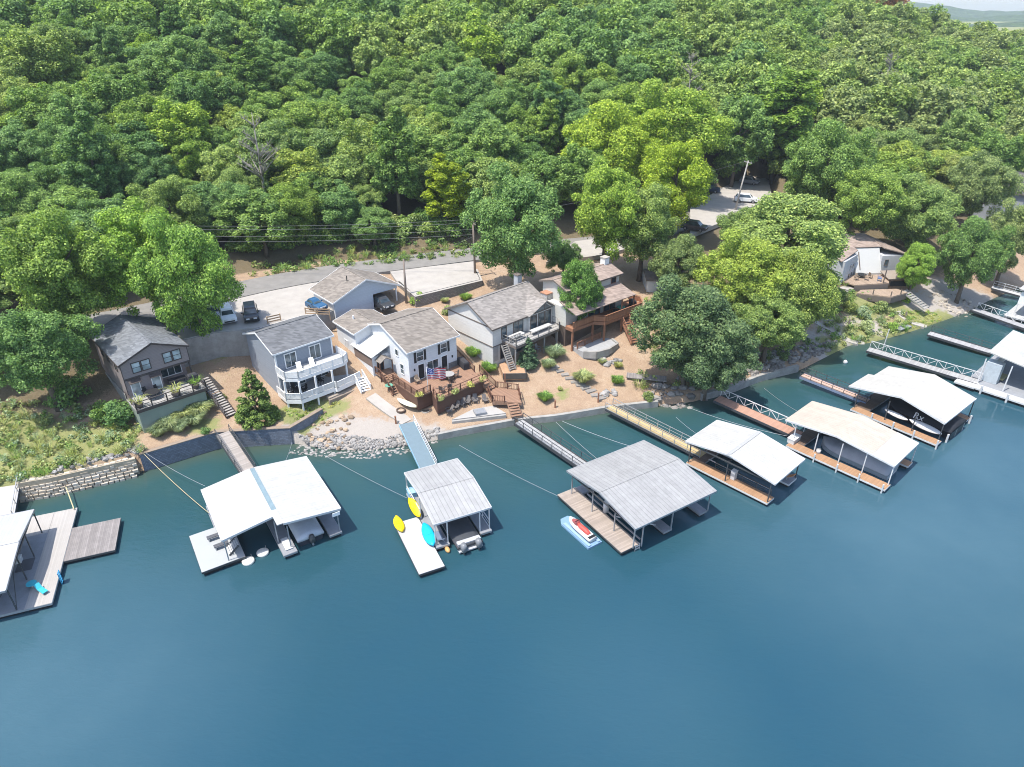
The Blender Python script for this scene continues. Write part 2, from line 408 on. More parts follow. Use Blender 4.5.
def wall_along(name, label, pts, z0, z1, th, mat, cap=None, cat='retaining wall', rail=None):
    """a standing wall along a line of ground points, a thing at its own base"""
    o = thing(name, label, cat, (pts[0][0], pts[0][1], z0)); b = MB(); cp = MB()
    Q = [Vector((p[0]-pts[0][0], p[1]-pts[0][1], 0)) for p in pts]
    L, Rr = ribbon(Q, th)
    zz = z1 if hasattr(z1, '__len__') else [z1]*len(Q)
    for i in range(len(Q)-1):
        h0, h1 = zz[i]-z0, zz[i+1]-z0
        b.add([L[i], L[i+1], Rr[i+1], Rr[i], L[i]+Vector((0,0,h0)), L[i+1]+Vector((0,0,h1)), Rr[i+1]+Vector((0,0,h1)), Rr[i]+Vector((0,0,h0))],
              [(0,1,2,3),(7,6,5,4),(0,4,5,1),(1,5,6,2),(2,6,7,3),(3,7,4,0)])
        if cap:
            e = Vector((0, 0, .02))
            cl, cr = ribbon(Q, th+.12)
            cp.add([cl[i]+Vector((0,0,h0))+e, cl[i+1]+Vector((0,0,h1))+e, cr[i+1]+Vector((0,0,h1))+e, cr[i]+Vector((0,0,h0))+e]+[q+Vector((0,0,h+.1)) for q, h in ((cl[i],h0),(cl[i+1],h1),(cr[i+1],h1),(cr[i],h0))],
                   [(3,2,1,0),(4,5,6,7),(0,1,5,4),(1,2,6,5),(2,3,7,6),(3,0,4,7)])
    b.build('wall_body', mat, o)
    if cap: cp.build('coping', cap, o)
    return o
def shore_pts(x0, x1, n, off=-.15):
    xs = np.linspace(x0, x1, n); return [(float(x), float(shore_y(x))+off) for x in xs]
t = NT('pale_wall_stone'); g_ = t.n('ShaderNodeNewGeometry'); f_ = t.noise(3, 4, .7, t.pos())
STONE = t.done(t.bsdf(t.mix(t.math('MULTIPLY', f_, .5), t.ramp(g_.outputs['Random Per Island'], [(0, (.36,.305,.24)), (.5, (.50,.445,.37)), (1, (.62,.57,.50))]), (.28,.24,.19)), .95, 0, .15, f_, .5, .05))
def stone_wall():
    P = shore_pts(-50.8, -40.6, 24, -1.15); o = thing('stone_wall', 'pale stacked stone retaining wall stepping up to the weedy bank', 'retaining wall', (P[0][0], P[0][1], 0)); m = MB(); rng = random.Random(2)
    Q = smooth_path([(p[0]-P[0][0], p[1]-P[0][1], 0) for p in P], 3)
    D = [0]
    for a, b in zip(Q[:-1], Q[1:]): D.append(D[-1]+(b-a).length)
    def pt(t):
        i = max(0, min(len(Q)-2, int(np.searchsorted(D, t))-1)); return Q[i]+(Q[i+1]-Q[i])*((t-D[i])/max(1e-6, D[i+1]-D[i]))
    for r in range(8):
        t = -rng.uniform(0, .6)
        while t < D[-1]-.4:
            L = rng.uniform(.45, .85); a, b = pt(max(0, t+.05)), pt(min(D[-1], t+L-.05)); n = Vector((-(b-a).y, (b-a).x, 0)).normalized(); off = n*(.13*r+rng.uniform(-.08, .08)); z = .3*r-.2+rng.uniform(-.03, .03)
            m.bar(a+off+Vector((0,0,z)), b+off+Vector((0,0,z)), .42, .29); t += L
    m.build('stones', STONE, o)
    m = MB()
    for a, b in zip(Q[:-1], Q[1:]):
        n = Vector((-(b-a).y, (b-a).x, 0)).normalized(); m.bar(a+n*1.05+Vector((0,0,.9)), b+n*1.05+Vector((0,0,.9)), 1.0, 2.2)
    m.build('backfill', plain('tan_backfill', (.42,.36,.27), .95, .3), o)
stone_wall()
SLATE = blocks('blue_grey_blocks', (.185,.205,.25), .42, .2, .012, .2, .5)
wall_along('block_wall', 'dark blue grey block seawall either side of the brown gangway', shore_pts(-40.6, -25.8, 12, -.1)+[(-24.3, 69.0), (-23.2, 71.2)], -.4, [2.2]*12+[2.2, 2.0], .4, SLATE, plain('brown_coping', (.28,.22,.17), .9))
wall_along('concrete_seawall', 'straight pale concrete seawall below the fire pit patio', shore_pts(-8.8, .3, 5, -.12), -.4, .86, .45, CONCD)
wall_along('concrete_seawall', 'long concrete seawall between the white gangway and the yellow gangway', shore_pts(.7, 18.6, 9, -.12), -.4, .86, .45, CONCD)
wall_along('concrete_seawall', 'grey concrete seawall in tree shade beside the salmon gangway', shore_pts(24.5, 40, 10, -.12), -.4, 1.0, .5, CONCD)
a = px([(176,342),(215,333),(262,328),(300,321),(338,309)], 8.25)
wall_along('retaining_wall', 'tall concrete retaining wall holding up the car park behind the slate blue house', [p[:2] for p in a], 4.6, 8.3, .3, CONCD)
a = px([(398,282.5),(415.4,297),(481.5,281),(476,270)], 8.25)
wall_along('retaining_wall', 'grey block wall along the empty concrete parking slab', [p[:2] for p in a], 5.8, 8.3, .35, blocks('grey_block_wall', (.27,.245,.22), .45, .22, .02, .2, .5), CONC)
# low weathered wall at the bottom of the far car park
a = px([(716,184),(728,179),(742,172)], 9.2)
wall_along('retaining_wall', 'low brown wall on the far side of the sunlit car park', [p[:2] for p in a], 8.4, 10.4, .4, plain('brown_wall', (.30,.22,.16), .9))

# far side of the lake: low wooded ridges at their real distance
def far_hills():
    mb = MB(); rng = np.random.default_rng(3)
    for (y0, h, sd) in ((1500, 26, 1), (2100, 40, 5), (2700, 52, 9)):
        xs = np.arange(-200, 2600, 30.0)
        hz = h*(.7+.22*np.sin(xs*.0042+sd)+.15*np.sin(xs*.011+2*sd))+rng.uniform(-1.6, 1.6, len(xs))
        rows = [(-150, .02), (-70, .5), (0, 1), (80, .9), (160, .4), (260, 0)]
        vs = [(float(x), y0+dy+float(rng.uniform(-8, 8)), max(.1, float(z)*k+float(rng.uniform(-1.5, 1.5)))) for dy, k in rows for x, z in zip(xs, hz)]
        n = len(xs)
        mb.add(vs, [(r*n+i, r*n+i+1, (r+1)*n+i+1, (r+1)*n+i) for r in range(len(rows)-1) for i in range(n-1)])
    t = NT('far_woodland'); f = t.noise(.05, 6, .75, t.pos())
    tag(mb.build('far_hills', t.done(t.bsdf(t.ramp(f, [(.35, (.03,.05,.02)), (.65, (.09,.14,.05))]), .95, 0, .1, f, 1, 6))), kind='structure')
far_hills()

# ================================================================ TREES
def unit(n, rng):
    d = rng.normal(size=(n, 3)); return d/np.linalg.norm(d, axis=1)[:, None]
def crown_np(Rr, H, z0, nl, n, size, seed, taper=0.0, flat=.75, rl=(.26, .42), cone=False):
    rng = np.random.default_rng(seed)
    d = unit(nl, rng); rad = rng.uniform(.25, 1, nl)**.5
    ph = rng.uniform(0, 6.28, 4); wob = 1+.16*np.sin(2*np.arctan2(d[:, 1], d[:, 0])+ph[0])+.12*np.sin(3*np.arctan2(d[:, 1], d[:, 0])+ph[1]+2*d[:, 2])
    c = d*(rad*wob)[:, None]*np.array([Rr*flat, Rr*flat, H*.5*.80]); c[:, 2] += z0+H*.5
    if taper:
        k = 1-taper*np.clip((c[:, 2]-z0)/H, 0, 1); c[:, 0] *= k; c[:, 1] *= k
    lr = Rr*rng.uniform(*rl, nl)
    if cone:
        tt = rng.random(nl)**1.35; an = rng.uniform(0, 6.283, nl); rr = Rr*.84*(1-tt)**.72*np.sqrt(rng.uniform(.25, 1, nl)); c = np.stack([rr*np.cos(an), rr*np.sin(an), z0+.25+H*.94*tt], -1); lr = lr*(1-.62*tt)
    if taper: lr *= 1-.5*taper*np.clip((c[:, 2]-z0)/H, 0, 1)
    N = int(n*2.4); w = lr**2/np.sum(lr**2); li = rng.choice(nl, N, p=w)
    dd = unit(N, rng); dd[:, 2] = dd[:, 2]*.85+.22; dd /= np.linalg.norm(dd, axis=1)[:, None]
    p = c[li]+dd*(lr[li]*(rng.uniform(.60, 1.10, N)+.22*rng.random(N)**4))[:, None]*np.array([1, 1, .80])*(1+.22*np.sin(li*2.4))[:, None]**np.array([1, -1, -.5])
    D = np.linalg.norm(p[:, None, :]-c[None], axis=2)/lr[None]; D[np.arange(N), li] = 9
    ok = ((D.min(1) > .70) | (rng.random(N) < .10)) & (p[:, 2] > z0-.4)
    p, dd = p[ok][:n], dd[ok][:n]; N = len(p)
    nr = dd*.62+unit(N, rng)*.52+np.array([-.12, -.08, .62]); nr /= np.linalg.norm(nr, axis=1)[:, None]
    a = np.cross(nr, unit(N, rng)); a /= np.linalg.norm(a, axis=1)[:, None]; b = np.cross(nr, a)
    s = size*rng.uniform(.55, 1.35, N)[:, None]; s2 = s*rng.uniform(.5, .85, N)[:, None]
    q = np.stack([p-a*s, p-b*s2+nr*s*.18, p+a*s, p+b*s2-nr*s*.1], 1)
    return q.reshape(-1, 3)
def quads_mesh(name, V, mat):
    me = bpy.data.meshes.new(name); n = len(V)//4
    me.vertices.add(n*4); me.vertices.foreach_set('co', np.ascontiguousarray(V, np.float32).ravel())
    me.loops.add(n*4); me.loops.foreach_set('vertex_index', np.arange(n*4, dtype=np.int32))
    me.polygons.add(n); me.polygons.foreach_set('loop_start', np.arange(n, dtype=np.int32)*4)
    me.polygons.foreach_set('loop_total', np.full(n, 4, np.int32)) if bpy.app.version < (4, 1) else None
    me.update(calc_edges=True); me.validate(); me.materials.append(mat); return me
def trunk_mb(h, r, Rr, seed, limbs=7, lean=.04):
    rng = random.Random(seed); mb = MB(); p = [Vector((0, 0, -.8))]; x = y = 0
    for i in range(1, 6):
        x += rng.uniform(-lean, lean)*h*.4; y += rng.uniform(-lean, lean)*h*.4; p.append(Vector((x, y, h*i/5)))
    mb.tube(p, [r*1.35, r, r*.85, r*.7, r*.5, r*.25], 7)
    for k in range(limbs):
        i = rng.randint(2, 4); a = rng.uniform(0, 6.28); L = Rr*rng.uniform(.3, .55); b = p[i]
        m = b+Vector((math.cos(a)*L*.5, math.sin(a)*L*.5, L*.45)); e = b+Vector((math.cos(a)*L, math.sin(a)*L, L*rng.uniform(.6, 1)))
        mb.tube([b, m, e], [r*.42, r*.28, r*.1], 5)
    return mb
LM = {k: leafmat('leaves_'+n, c) for k, n, c in (('mid', 'mid_green', (0.234,0.359,0.102)), ('dark', 'dark_green', (0.190,0.319,0.106)), ('pale', 'pale_green', (0.287,0.390,0.124)),
      ('yellow', 'yellow_green', (0.292,0.424,0.073)), ('gold', 'golden_green', (0.386,0.475,0.092)), ('lime', 'lime', (0.386,0.452,0.032)), ('olive', 'olive', (0.275,0.350,0.140)), ('bright', 'bright_green', (0.234,0.390,0.092)),
      ('shore', 'shore_oak', (0.175,0.254,0.113)), ('rust', 'rust_brown', (0.386,0.181,0.081)), ('weed', 'weed_green', (0.468,0.475,0.184)), ('tuft', 'ornamental_grass', (0.398,0.475,0.270)))}
LM['fir'] = leafmat('needles_green', (0.152,0.226,0.054), .3, .15); LM['blue'] = leafmat('needles_blue_green', (0.117,0.186,0.092), .3, .15)
BARK = bark('bark_grey_brown'); PALEBARK = bark('bark_pale', (.33,.30,.26))
KINDS = {}
def kind(name, Rr, H, z0, nl, n, size, seeds, th, tr, barkm=BARK, cat='tree', oname='broadleaf_tree', **kw):
    L = []
    for s in seeds:
        o = thing(oname, 'x', cat)
        c = bpy.data.objects.new('crown', quads_mesh('crown', crown_np(Rr, H, z0, nl, n, size, s, **kw), LM['mid'])); COL.objects.link(c); c.parent = o
        trunk_mb(th, tr, Rr, s).build('trunk', barkm, o, True)
        L.append(o)
    KINDS[name] = L
kind('wood', 5.0, 11.5, 1.6, 105, 28000, .155, (1, 2, 3, 4, 5, 6), 9, .26, rl=(.13, .25), flat=.84)
kind('near', 5.0, 10.0, 1.6, 130, 56000, .102, (11, 12, 13), 8.2, .30, rl=(.11, .22), flat=.86)
kind('tall', 3.9, 16.5, 1.5, 110, 30000, .155, (21, 22), 12.5, .30, taper=.45, rl=(.15, .27), flat=.84)
kind('bush', 1.0, 1.5, .05, 22, 1800, .075, (31, 32), .9, .05, cat='shrub', oname='shrub')
kind('poplar', 2.2, 9, 2.2, 24, 4200, .26, (41,), 9, .2, taper=.5, rl=(.34, .5))
kind('fir', 2.0, 5.6, 0.0, 190, 24000, .070, (5,), 4.6, .10, oname='spruce_tree', rl=(.12, .21), cone=True)
BASES = set(); USED = set(); TREES_XY = []
def tree(kn, i, x, y, z, s, mat, label, group=None, rot=None, cat='tree', name=None):
    base = KINDS[kn][i % len(KINDS[kn])]
    if base.name in USED: o = copy_tree(base)
    else: o = base; USED.add(base.name); BASES.add(base)
    if 'group' in o: del o['group']
    if name: o.name = name
    place(o, (x, y, z), random.uniform(0, 360) if rot is None else rot, s); tag(o, label, cat, group)
    for ch in o.children:
        if ch.name.startswith('crown'):
            ch.material_slots[0].link = 'OBJECT'; ch.material_slots[0].material = LM[mat]
    return o
HC = {'wood': 7.35, 'near': 6.6, 'tall': 9.75, 'bush': .85, 'poplar': 6.5, 'fir': 2.5}
HZ = {'wood': 5.6, 'near': 4.9, 'tall': 8.0, 'bush': .75}
WR = {'wood': 4.9, 'near': 4.85, 'tall': 3.6, 'bush': 1.0, 'poplar': 2.0, 'fir': 1.9}
def tree_px(kn, i, u, v, wpx, mat, label, squash=1.0, group=None, cat='tree', name=None):
    """crown centre seen at (u, v), crown wpx wide there, standing on the ground"""
    s = 1.0
    for _ in range(6):
        x, y, z = ground(u, v, HC[kn]*s*squash)
        zc = y*math.cos(PITCH)+(CH-z-HC[kn]*s*squash)*math.sin(PITCH)
        s = wpx*zc/F/2/WR[kn]
    TREES_XY.append((x, y, WR[kn]*s))
    return tree(kn, i, x, y, z, (s, s, s*squash), mat, label, group, None, cat, name)
def tree_box(kn, i, u0, u1, v0, v1, mat, label, clear=None, base=None):
    """crown filling the box (u0..u1, v0..v1) of the photograph, standing on the ground below it (or at a seen foot)"""
    u, v = (u0+u1)/2, (v0+v1)/2; sx = sz = 1.0
    for _ in range(7):
        if base: x, y, z = ground(*base)
        else: x, y, z = ground(u, v, HC[kn]*sz)
        zc = y*math.cos(PITCH)+(CH-z-HC[kn]*sz)*math.sin(PITCH); th = PITCH+math.atan((v-383.5)/F)
        Rx = (u1-u0)/2*zc/F; hv = (v1-v0)/2*zc/F
        Hz = math.sqrt(max(hv*hv-(Rx*math.sin(th))**2, (.42*Rx)**2))/math.cos(th)
        sx, sz = Rx/WR[kn], Hz/HZ[kn]
    TREES_XY.append((x, y, Rx))
    return tree(kn, i, x, y, z, (sx, sx, sz), mat, label)
SPECIAL = [
 ('near', 0, 566, 662, 100, 190, 'yellow', 'big yellow-green tree, left half of the tall bright clump behind the brown deck house'),
 ('near', 1, 622, 726, 84, 176, 'yellow', 'topmost yellow-green crown of the tall bright clump'),
 ('near', 0, 636, 716, 138, 226, 'yellow', 'big yellow-green tree, taller right half of the bright clump beside the car park'),
 ('near', 2, 568, 648, 158, 262, 'yellow', 'yellow-green tree in the lower front of the tall bright clump'),
 ('near', 2, 606, 682, 180, 268, 'pale', 'pale green tree at the foot of the yellow-green clump'),
 ('tall', 0, 420, 470, 148, 226, 'lime', 'lime yellow tree standing out at the edge of the wood above the road'),
 ('near', 1, 470, 562, 168, 282, 'dark', 'dark blue-green tree by the utility pole at the roadside'),
 ('tall', 1, 745, 826, 62, 172, 'yellow', 'tall yellow-topped tree behind the sunlit car park'),
 ('wood', 3, 706, 772, 96, 176, 'mid', 'mid green tree closing the back of the sunlit car park'),
 ('near', 1, 716, 776, 204, 262, 'pale', 'small pale tree in front of the sunlit car park, nearest its pole'),
 ('near', 0, 722, 852, 192, 290, 'pale', 'wide pale green tree below the sunlit car park'),
 ('near', 1, 704, 792, 232, 322, 'gold', 'yellow-tinged tree in the middle of the clump above the shaded shore'),
 ('near', 0, 768, 842, 246, 338, 'pale', 'pale yellowish tree leaning towards the shaded shore'),
 ('near', 2, 736, 806, 288, 356, 'pale', 'light green tree on the slope just above the riprap shore'),
 ('near', 1, 638, 742, 276, 378, 'shore', 'broad dark oak hanging over the water by the yellow gangway'),
 ('near', 0, 668, 752, 316, 398, 'shore', 'lower dark oak limb clump reaching the waterline by the yellow gangway'),
 ('near', 2, 648, 708, 232, 296, 'olive', 'thin olive tree in front of the white shed'),
 ('near', 2, 98, 190, 200, 318, 'bright', 'bright green tree behind the roof of the taupe house'),
 ('near', 1, 6, 112, 205, 330, 'mid', 'large mid green tree above the road near the edge of the photo'),
 ('near', 2, -12, 86, 300, 402, 'dark', 'dark dense tree on the bank beside the taupe house'),
 ('near', 1, 885, 955, 178, 252, 'pale', 'pale green tree above the pebbly beach'),
 ('near', 0, 897, 936, 242, 290, 'bright', 'small leaning green tree beside the brown shed of the white lake house'),
 ('near', 2, 835, 905, 165, 240, 'mid', 'mid green tree behind the white lake house'),
 ('near', 0, 942, 1004, 215, 292, 'mid', 'green tree overhanging the far end of the pebbly beach'),
 ('near', 1, 985, 1040, 200, 275, 'olive', 'olive tree below the grey gabled house at the edge of the photo'),
 ('near', 2, 950, 1012, 150, 222, 'olive', 'olive tree beside the grey gabled house at the edge of the photo'),
 ('near', 0, 790, 868, 118, 208, 'mid', 'round mid green tree right of the sunlit car park'),
 ('near', 2, 545, 582, 240, 275, 'dark', 'small dark tree behind the beige house chimney'),
]
for a in SPECIAL:
    tree_box(*a)
tree_box('near', 1, 128, 214, 196, 322, 'bright', 'large bright green tree between the taupe and slate blue houses, overhanging a grey roof', None, (209, 357))
tree_box('near', 0, 550, 600, 256, 326, 'bright', 'small bright green shade tree beside the brown deck house', None, (578, 336))
x, y, z = ground(258, 420); o = tree('fir', 0, x, y, z-.1, (1.42, 1.42, 1.22), 'fir', 'bright green young spruce between the taupe and slate blue houses', name='spruce_tree')
x, y, z = ground(528, 365); o = tree('fir', 0, x, y, z, (.86, .86, .72), 'blue', 'small blue-green spruce in front of the beige house deck', name='spruce_tree')
# bare and rusty trees that stand out of the canopy
def bare_tree(u, v, label, s=1.0, leaf=None):
    s *= 1.4; x, y, z = ground(u, v, 10*s); o = thing('bare_tree', label, 'tree', (x, y, z)); rng = random.Random(int(u)); mb = MB()
    mb.tube([(0,0,-.5),(.1,0,5*s),(.2,.1,13*s)], [.3,.22,.05], 6)
    for k in range(26):
        h = rng.uniform(5, 12.6)*s; a = rng.uniform(0, 6.28); L = rng.uniform(1.4, 3.6)*s*(1.3-h/(14*s))
        e = Vector((.15+math.cos(a)*L, math.sin(a)*L, h+L*.8)); b = Vector((.15, 0, h)); mb.tube([b, (b+e)/2+Vector((0,0,.15)), e], [.13,.09,.04], 4)
        for j in range(7):
            f = b+(e-b)*rng.uniform(.4, 1); mb.tube([f, f+Vector((rng.uniform(-.8,.8), rng.uniform(-.8,.8), rng.uniform(.2,.9)))], [.06,.025], 3)
    mb.build('trunk', PALEBARK, o, True)
    TREES_XY.append((x, y, 3.4*s))
bare_tree(255, 140, 'bare grey dead tree in the wood above the garage', 1.0)
bare_tree(690, 76, 'bare grey dead treetop in the canopy high on the hill', .9)
bare_tree(888, 72, 'grey leafless crown among green trees right of the ridge', .9)
x, y, z = ground(889, 9, 12.5); tree('wood', 2, x, y, z, (1.3, 1.3, 1.7), 'rust', 'rust brown dying tree on the skyline'); TREES_XY.append((x, y, 5))

# the wood on the hill: every tree its own object, nearest first; what lies beyond the 300th is one far mass
def proj(x, y, z):
    dz = CH-z; zc = y*math.cos(PITCH)+dz*math.sin(PITCH); yc = y*math.sin(PITCH)-dz*math.cos(PITCH)
    return 512+F*x/zc, 383.5-F*yc/zc, zc
cand = []
st = 7.0; rows = 0; y = 40.0
while y < 330:
    x = -135+(rows % 2)*st/2
    while x < 235:
        cx, cy = x+random.uniform(-2.4, 2.4), y+random.uniform(-2.4, 2.4); x += st*(1+max(0, y-150)/500)
        d = (cy-float(shore_y(cx)))*.91
        if d > 215: continue
        lim = 42.6 if cx < 22 else 51 if cx < 56 else 29 if cx < 73 else 15
        if cx < -58: lim = 17
        if d < lim: continue
        if segdist(np.array([cx]), np.array([cy]), ROADXY)[0] < 5.8: continue
        if any(segdist(np.array([cx]), np.array([cy]), q+[q[0]])[0] < 3.5 or pip(np.array([cx]), np.array([cy]), q)[0] for q, _, _ in PADXY): continue
        if any((cx-tx)**2+(cy-ty)**2 < (tr*.72)**2 for tx, ty, tr in TREES_XY): continue
        if (cx-101)**2+(cy-140)**2 < 90: continue
        z = tz(cx, cy); u, v, zc = proj(cx, cy, z+9)
        if not (-45 < u < 1070 and -60 < v < 560): continue
        cand.append((zc, cx, cy, z, u, v))
    y += st*.87*(1+max(0, y-150)/500); rows += 1
cand.sort()
N_IND = 293-len(SPECIAL)-6
print('forest candidates', len(cand), 'individual', N_IND)
FL = {'mid': ('mid green broadleaf tree, one of many alike in the hillside wood', 'mid green trees of the hillside wood'),
      'dark': ('dark blue-green broadleaf tree scattered through the hillside wood', 'dark green trees of the hillside wood'),
      'pale': ('pale green broadleaf tree scattered through the hillside wood', 'pale green trees of the hillside wood'),
      'olive': ('dull olive tree of the wood right of the car park', 'olive trees of the wooded shore'),
      'yellow': ('yellowish green tree standing out among the greener hillside trees', 'yellowish trees of the hillside wood')}
def pick(x, y):
    k = .5+.5*math.sin(x*.061+y*.043+1.0)*math.sin(y*.075-x*.03)+random.uniform(-.5, .5)
    if x > 58 and x/y > .42: return 'olive' if random.random() < .45 else ('pale' if random.random() < .6 else 'mid')
    if random.random() < .035: return 'yellow'
    return 'dark' if k < .25 else 'pale' if k > .70 else 'mid'
far = []
for j, (zc, x, y, z, u, v) in enumerate(cand):
    s = random.triangular(.72, 1.42, .98); m = pick(x, y)
    if j < N_IND:
        tree('near' if zc < 118 and j % 2 else 'tall' if j % 9 == 4 else 'wood', j, x, y, z-.3, (s, s, s*random.uniform(.70, 1.0)), m, *FL[m])
    else: far.append((x, y, z, s, m))
# far mass: the remaining crowns as one object with four leaf tones
vs = [crown_np(5.0, 11.5, 2.2, 70, 6500, .285, 60+k, rl=(.15, .28), flat=.84) for k in range(4)]
V, MI = [], []; order = ['mid', 'dark', 'pale', 'yellow', 'olive']
for j, (x, y, z, s, m) in enumerate(far):
    a = random.uniform(0, 6.28); q = vs[j % 4].copy(); ca, sa = math.cos(a), math.sin(a)
    q = np.stack([q[:, 0]*ca-q[:, 1]*sa, q[:, 0]*sa+q[:, 1]*ca, q[:, 2]], -1)*s; q += np.array([x, y, z-.3]); V.append(q); MI.append(np.full(len(q)//4, order.index(m), np.int32))
if V:
    me = quads_mesh('far_woodland', np.concatenate(V), LM['mid'])
    for k in order[1:]: me.materials.append(LM[k])
    me.polygons.foreach_set('material_index', np.concatenate(MI))
    o = bpy.data.objects.new('far_woodland', me); COL.objects.link(o); tag(o, kind='stuff')

# ---------------------------------------------------------------- shrubs, tufts and weeds
def tuft_np(seed, n, Rr, H):
    rng = np.random.default_rng(seed); a = rng.uniform(0, 6.283, n); r = Rr*.35*np.sqrt(rng.random(n)); b = np.stack([r*np.cos(a), r*np.sin(a), 0*a], -1)
    o = np.stack([np.cos(a+rng.normal(0, .5, n)), np.sin(a+rng.normal(0, .5, n)), 0*a], -1); L = rng.uniform(.6, 1.1, n)[:, None]
    m = b+o*Rr*.45*L+np.array([0, 0, 1])*H*.8*L; e = b+o*Rr*L+np.array([0, 0, 1])*H*(.5+.4*rng.random(n))[:, None]*L
    w = np.cross(o, [0, 0, 1])*.022*(Rr/.7)
    return np.stack([b-w, m-w*1.2, e, m+w*1.2], 1).reshape(-1, 3)
TUFT = [quads_mesh('blades', tuft_np(s, 1500, 1.05, 1.45), LM['tuft']) for s in (1, 2)]
def tuft(u, v, s, label, mat='tuft', group=None):
    x, y, z = ground(u, v); o = thing('grass_tuft', label, 'grass tuft', (x, y, z-.05), random.uniform(0, 360), group)
    o.scale = (s, s, s); c = bpy.data.objects.new('blades', TUFT[int(u) % 2]); COL.objects.link(c); c.parent = o
    c.material_slots[0].link = 'OBJECT'; c.material_slots[0].material = LM[mat]
def shrub(u, v, s, mat, label, sq=1.0, group=None):
    x, y, z = ground(u, v); tree('bush', int(u), x, y, z-.1, (s, s, s*sq), mat, label, group, None, 'shrub')
for u, v, s in [(160,436,.9),(170,430,1.05),(180,432,.9),(184,420,1.1),(195,425,1.0),(200,416,1.15),(192,411,1.1),(205,408,1.0),(176,422,.9)]:
    tuft(u, v, s, 'feathery pale green ornamental grass on the bank under the taupe house deck', 'tuft', 'ornamental grasses below the taupe house deck')
for u, v, s, l, m in [(474,357,.9,'tall green grass clump beside the white house deck stair','bright'),(489,372,.9,'green grass clump beside the beige house corner','bright'),
    (583,382,1.05,'spiky grass clump in the mulch below the stone steps','tuft'),(545,401,.75,'small bright green grass clump alone in the mulch','bright'),
    (555,358,1.1,'tall grass clump under the right end of the beige house deck','tuft'),(548,368,.8,'short grass clump beside the small blue spruce','tuft'),
    (617,384,.7,'low green tuft near the brown deck stair','bright'),(618,368,.5,'tiny yellow-green tuft in front of the brown deck house','weed'),
    (602,364,.45,'tiny dark tuft by the rock ring','tuft'),(466,300,.7,'green tuft on the mulch below the block wall','bright'),(445,303,.5,'small tuft near the deck stair behind the white house','tuft')]:
    tuft(u, v, s, l, m)
for u, v, s, m, l in [(72,402,2.2,'dark','dark bush at the foot of the dark tree beside the taupe house'),(124,424,2.1,'dark','dark round shrub beside the green deck wall'),(107,420,1.6,'dark','second dark shrub, lower, left of the green deck wall'),(418,303,1.2,'bright','bright shrub under the block wall near the carport'),
    (448,314,.9,'olive','olive shrub behind the beige house'),(222,400,.6,'olive','small shrub beside the stair to the brown gangway'),(207,437,.6,'dark','small dark shrub by the bottom stair step'),
    (648,400,.8,'shore','low dark shrub at the end of the long seawall'),(720,352,1.6,'bright','green shrub at the edge of the shaded shore path'),(848,312,1.3,'olive','olive shrub below the lower deck of the white lake house'),
    (862,318,1.3,'tuft','greyish shrub on the slope below the lower deck'),(880,312,1.3,'olive','yellowish shrub beside the stone steps'),(866,331,1.2,'tuft','feathery shrub above the grey gangway'),(905,302,1.2,'bright','green shrub beside the lawn'),
    (838,300,1.4,'pale','pale shrub under the yellowish trees'),(892,330,.9,'bright','bright waterside shrub by the little grey jetty'),(783,360,.9,'shore','dark shrub on the riprap'),(560,390,.4,'weed','tiny yellow shrub in the mulch'),(735,345,1.3,'yellow','yellow-green shrub on the shaded bank')]:
    shrub(u, v, s, m, l)
for k in range(46):
    u = 236+5.3*k+random.uniform(-2, 2); v = 247-(u-236)*.075+random.uniform(-6, 5); x, y, z = ground(u, v); q = random.uniform(1.6, 2.9)
    tree('bush', k, x, y, z-.2, (q, q, q*random.uniform(.8, 1.2)), ('mid', 'dark', 'pale', 'mid', 'olive')[k % 5], 'leafy undergrowth bush at the foot of the wood above the road', 'undergrowth bushes above the road', None, 'shrub')
for k, (u, v) in enumerate(((722, 176), (733, 172), (744, 172), (755, 174), (765, 177), (776, 182), (706, 184), (697, 190), (738, 162), (750, 163), (762, 166), (774, 171))):
    x, y, z = ground(u, v); q = random.uniform(2.2, 3.2); tree('bush', k, x, y, z-.2, q, ('mid', 'dark', 'pale')[k % 3], 'leafy bush in the row closing the back of the sunlit car park', 'bushes behind the sunlit car park', None, 'shrub')
def scatter_weeds(name, polypx, z, n, s, mats, seed, hmul=1.0):
    """ground cover: leaf clumps that nobody could count"""
    rng = np.random.default_rng(seed); P = [at(u, v, z)[:2] for u, v in polypx]; xs, ys = zip(*P); V, MI = [], []
    base = [crown_np(.5, .7*hmul, 0, 8, 60, .10, 70+k) for k in range(3)]+[tuft_np(90+k, 46, .5, .8*hmul) for k in range(2)]
    k = 0
    while k < n:
        x, y = rng.uniform(min(xs), max(xs)), rng.uniform(min(ys), max(ys))
        if not pip(np.array([x]), np.array([y]), P)[0] or y < shore_y(x)+.1: k += .05; continue
        q = base[rng.integers(5)]*s*rng.uniform(.5, 1.5); a = rng.uniform(0, 6.28); ca, sa = math.cos(a), math.sin(a)
        q = np.stack([q[:, 0]*ca-q[:, 1]*sa, q[:, 0]*sa+q[:, 1]*ca, q[:, 2]], -1)+np.array([x, y, tz(x, y)-.05]); V.append(q)
        MI.append(np.full(len(q)//4, rng.integers(len(mats)), np.int32)); k += 1
    me = quads_mesh(name, np.concatenate(V), LM[mats[0]])
    for m in mats[1:]: me.materials.append(LM[m])
    me.polygons.foreach_set('material_index', np.concatenate(MI)); o = bpy.data.objects.new(name, me); COL.objects.link(o); tag(o, kind='stuff')
scatter_weeds('bank_weeds', [(-10,490),(60,474),(140,452),(142,430),(115,412),(60,415),(0,410),(-20,440)], 2.8, 300, 1.0, ['weed', 'tuft', 'weed', 'pale', 'tuft'], 4)
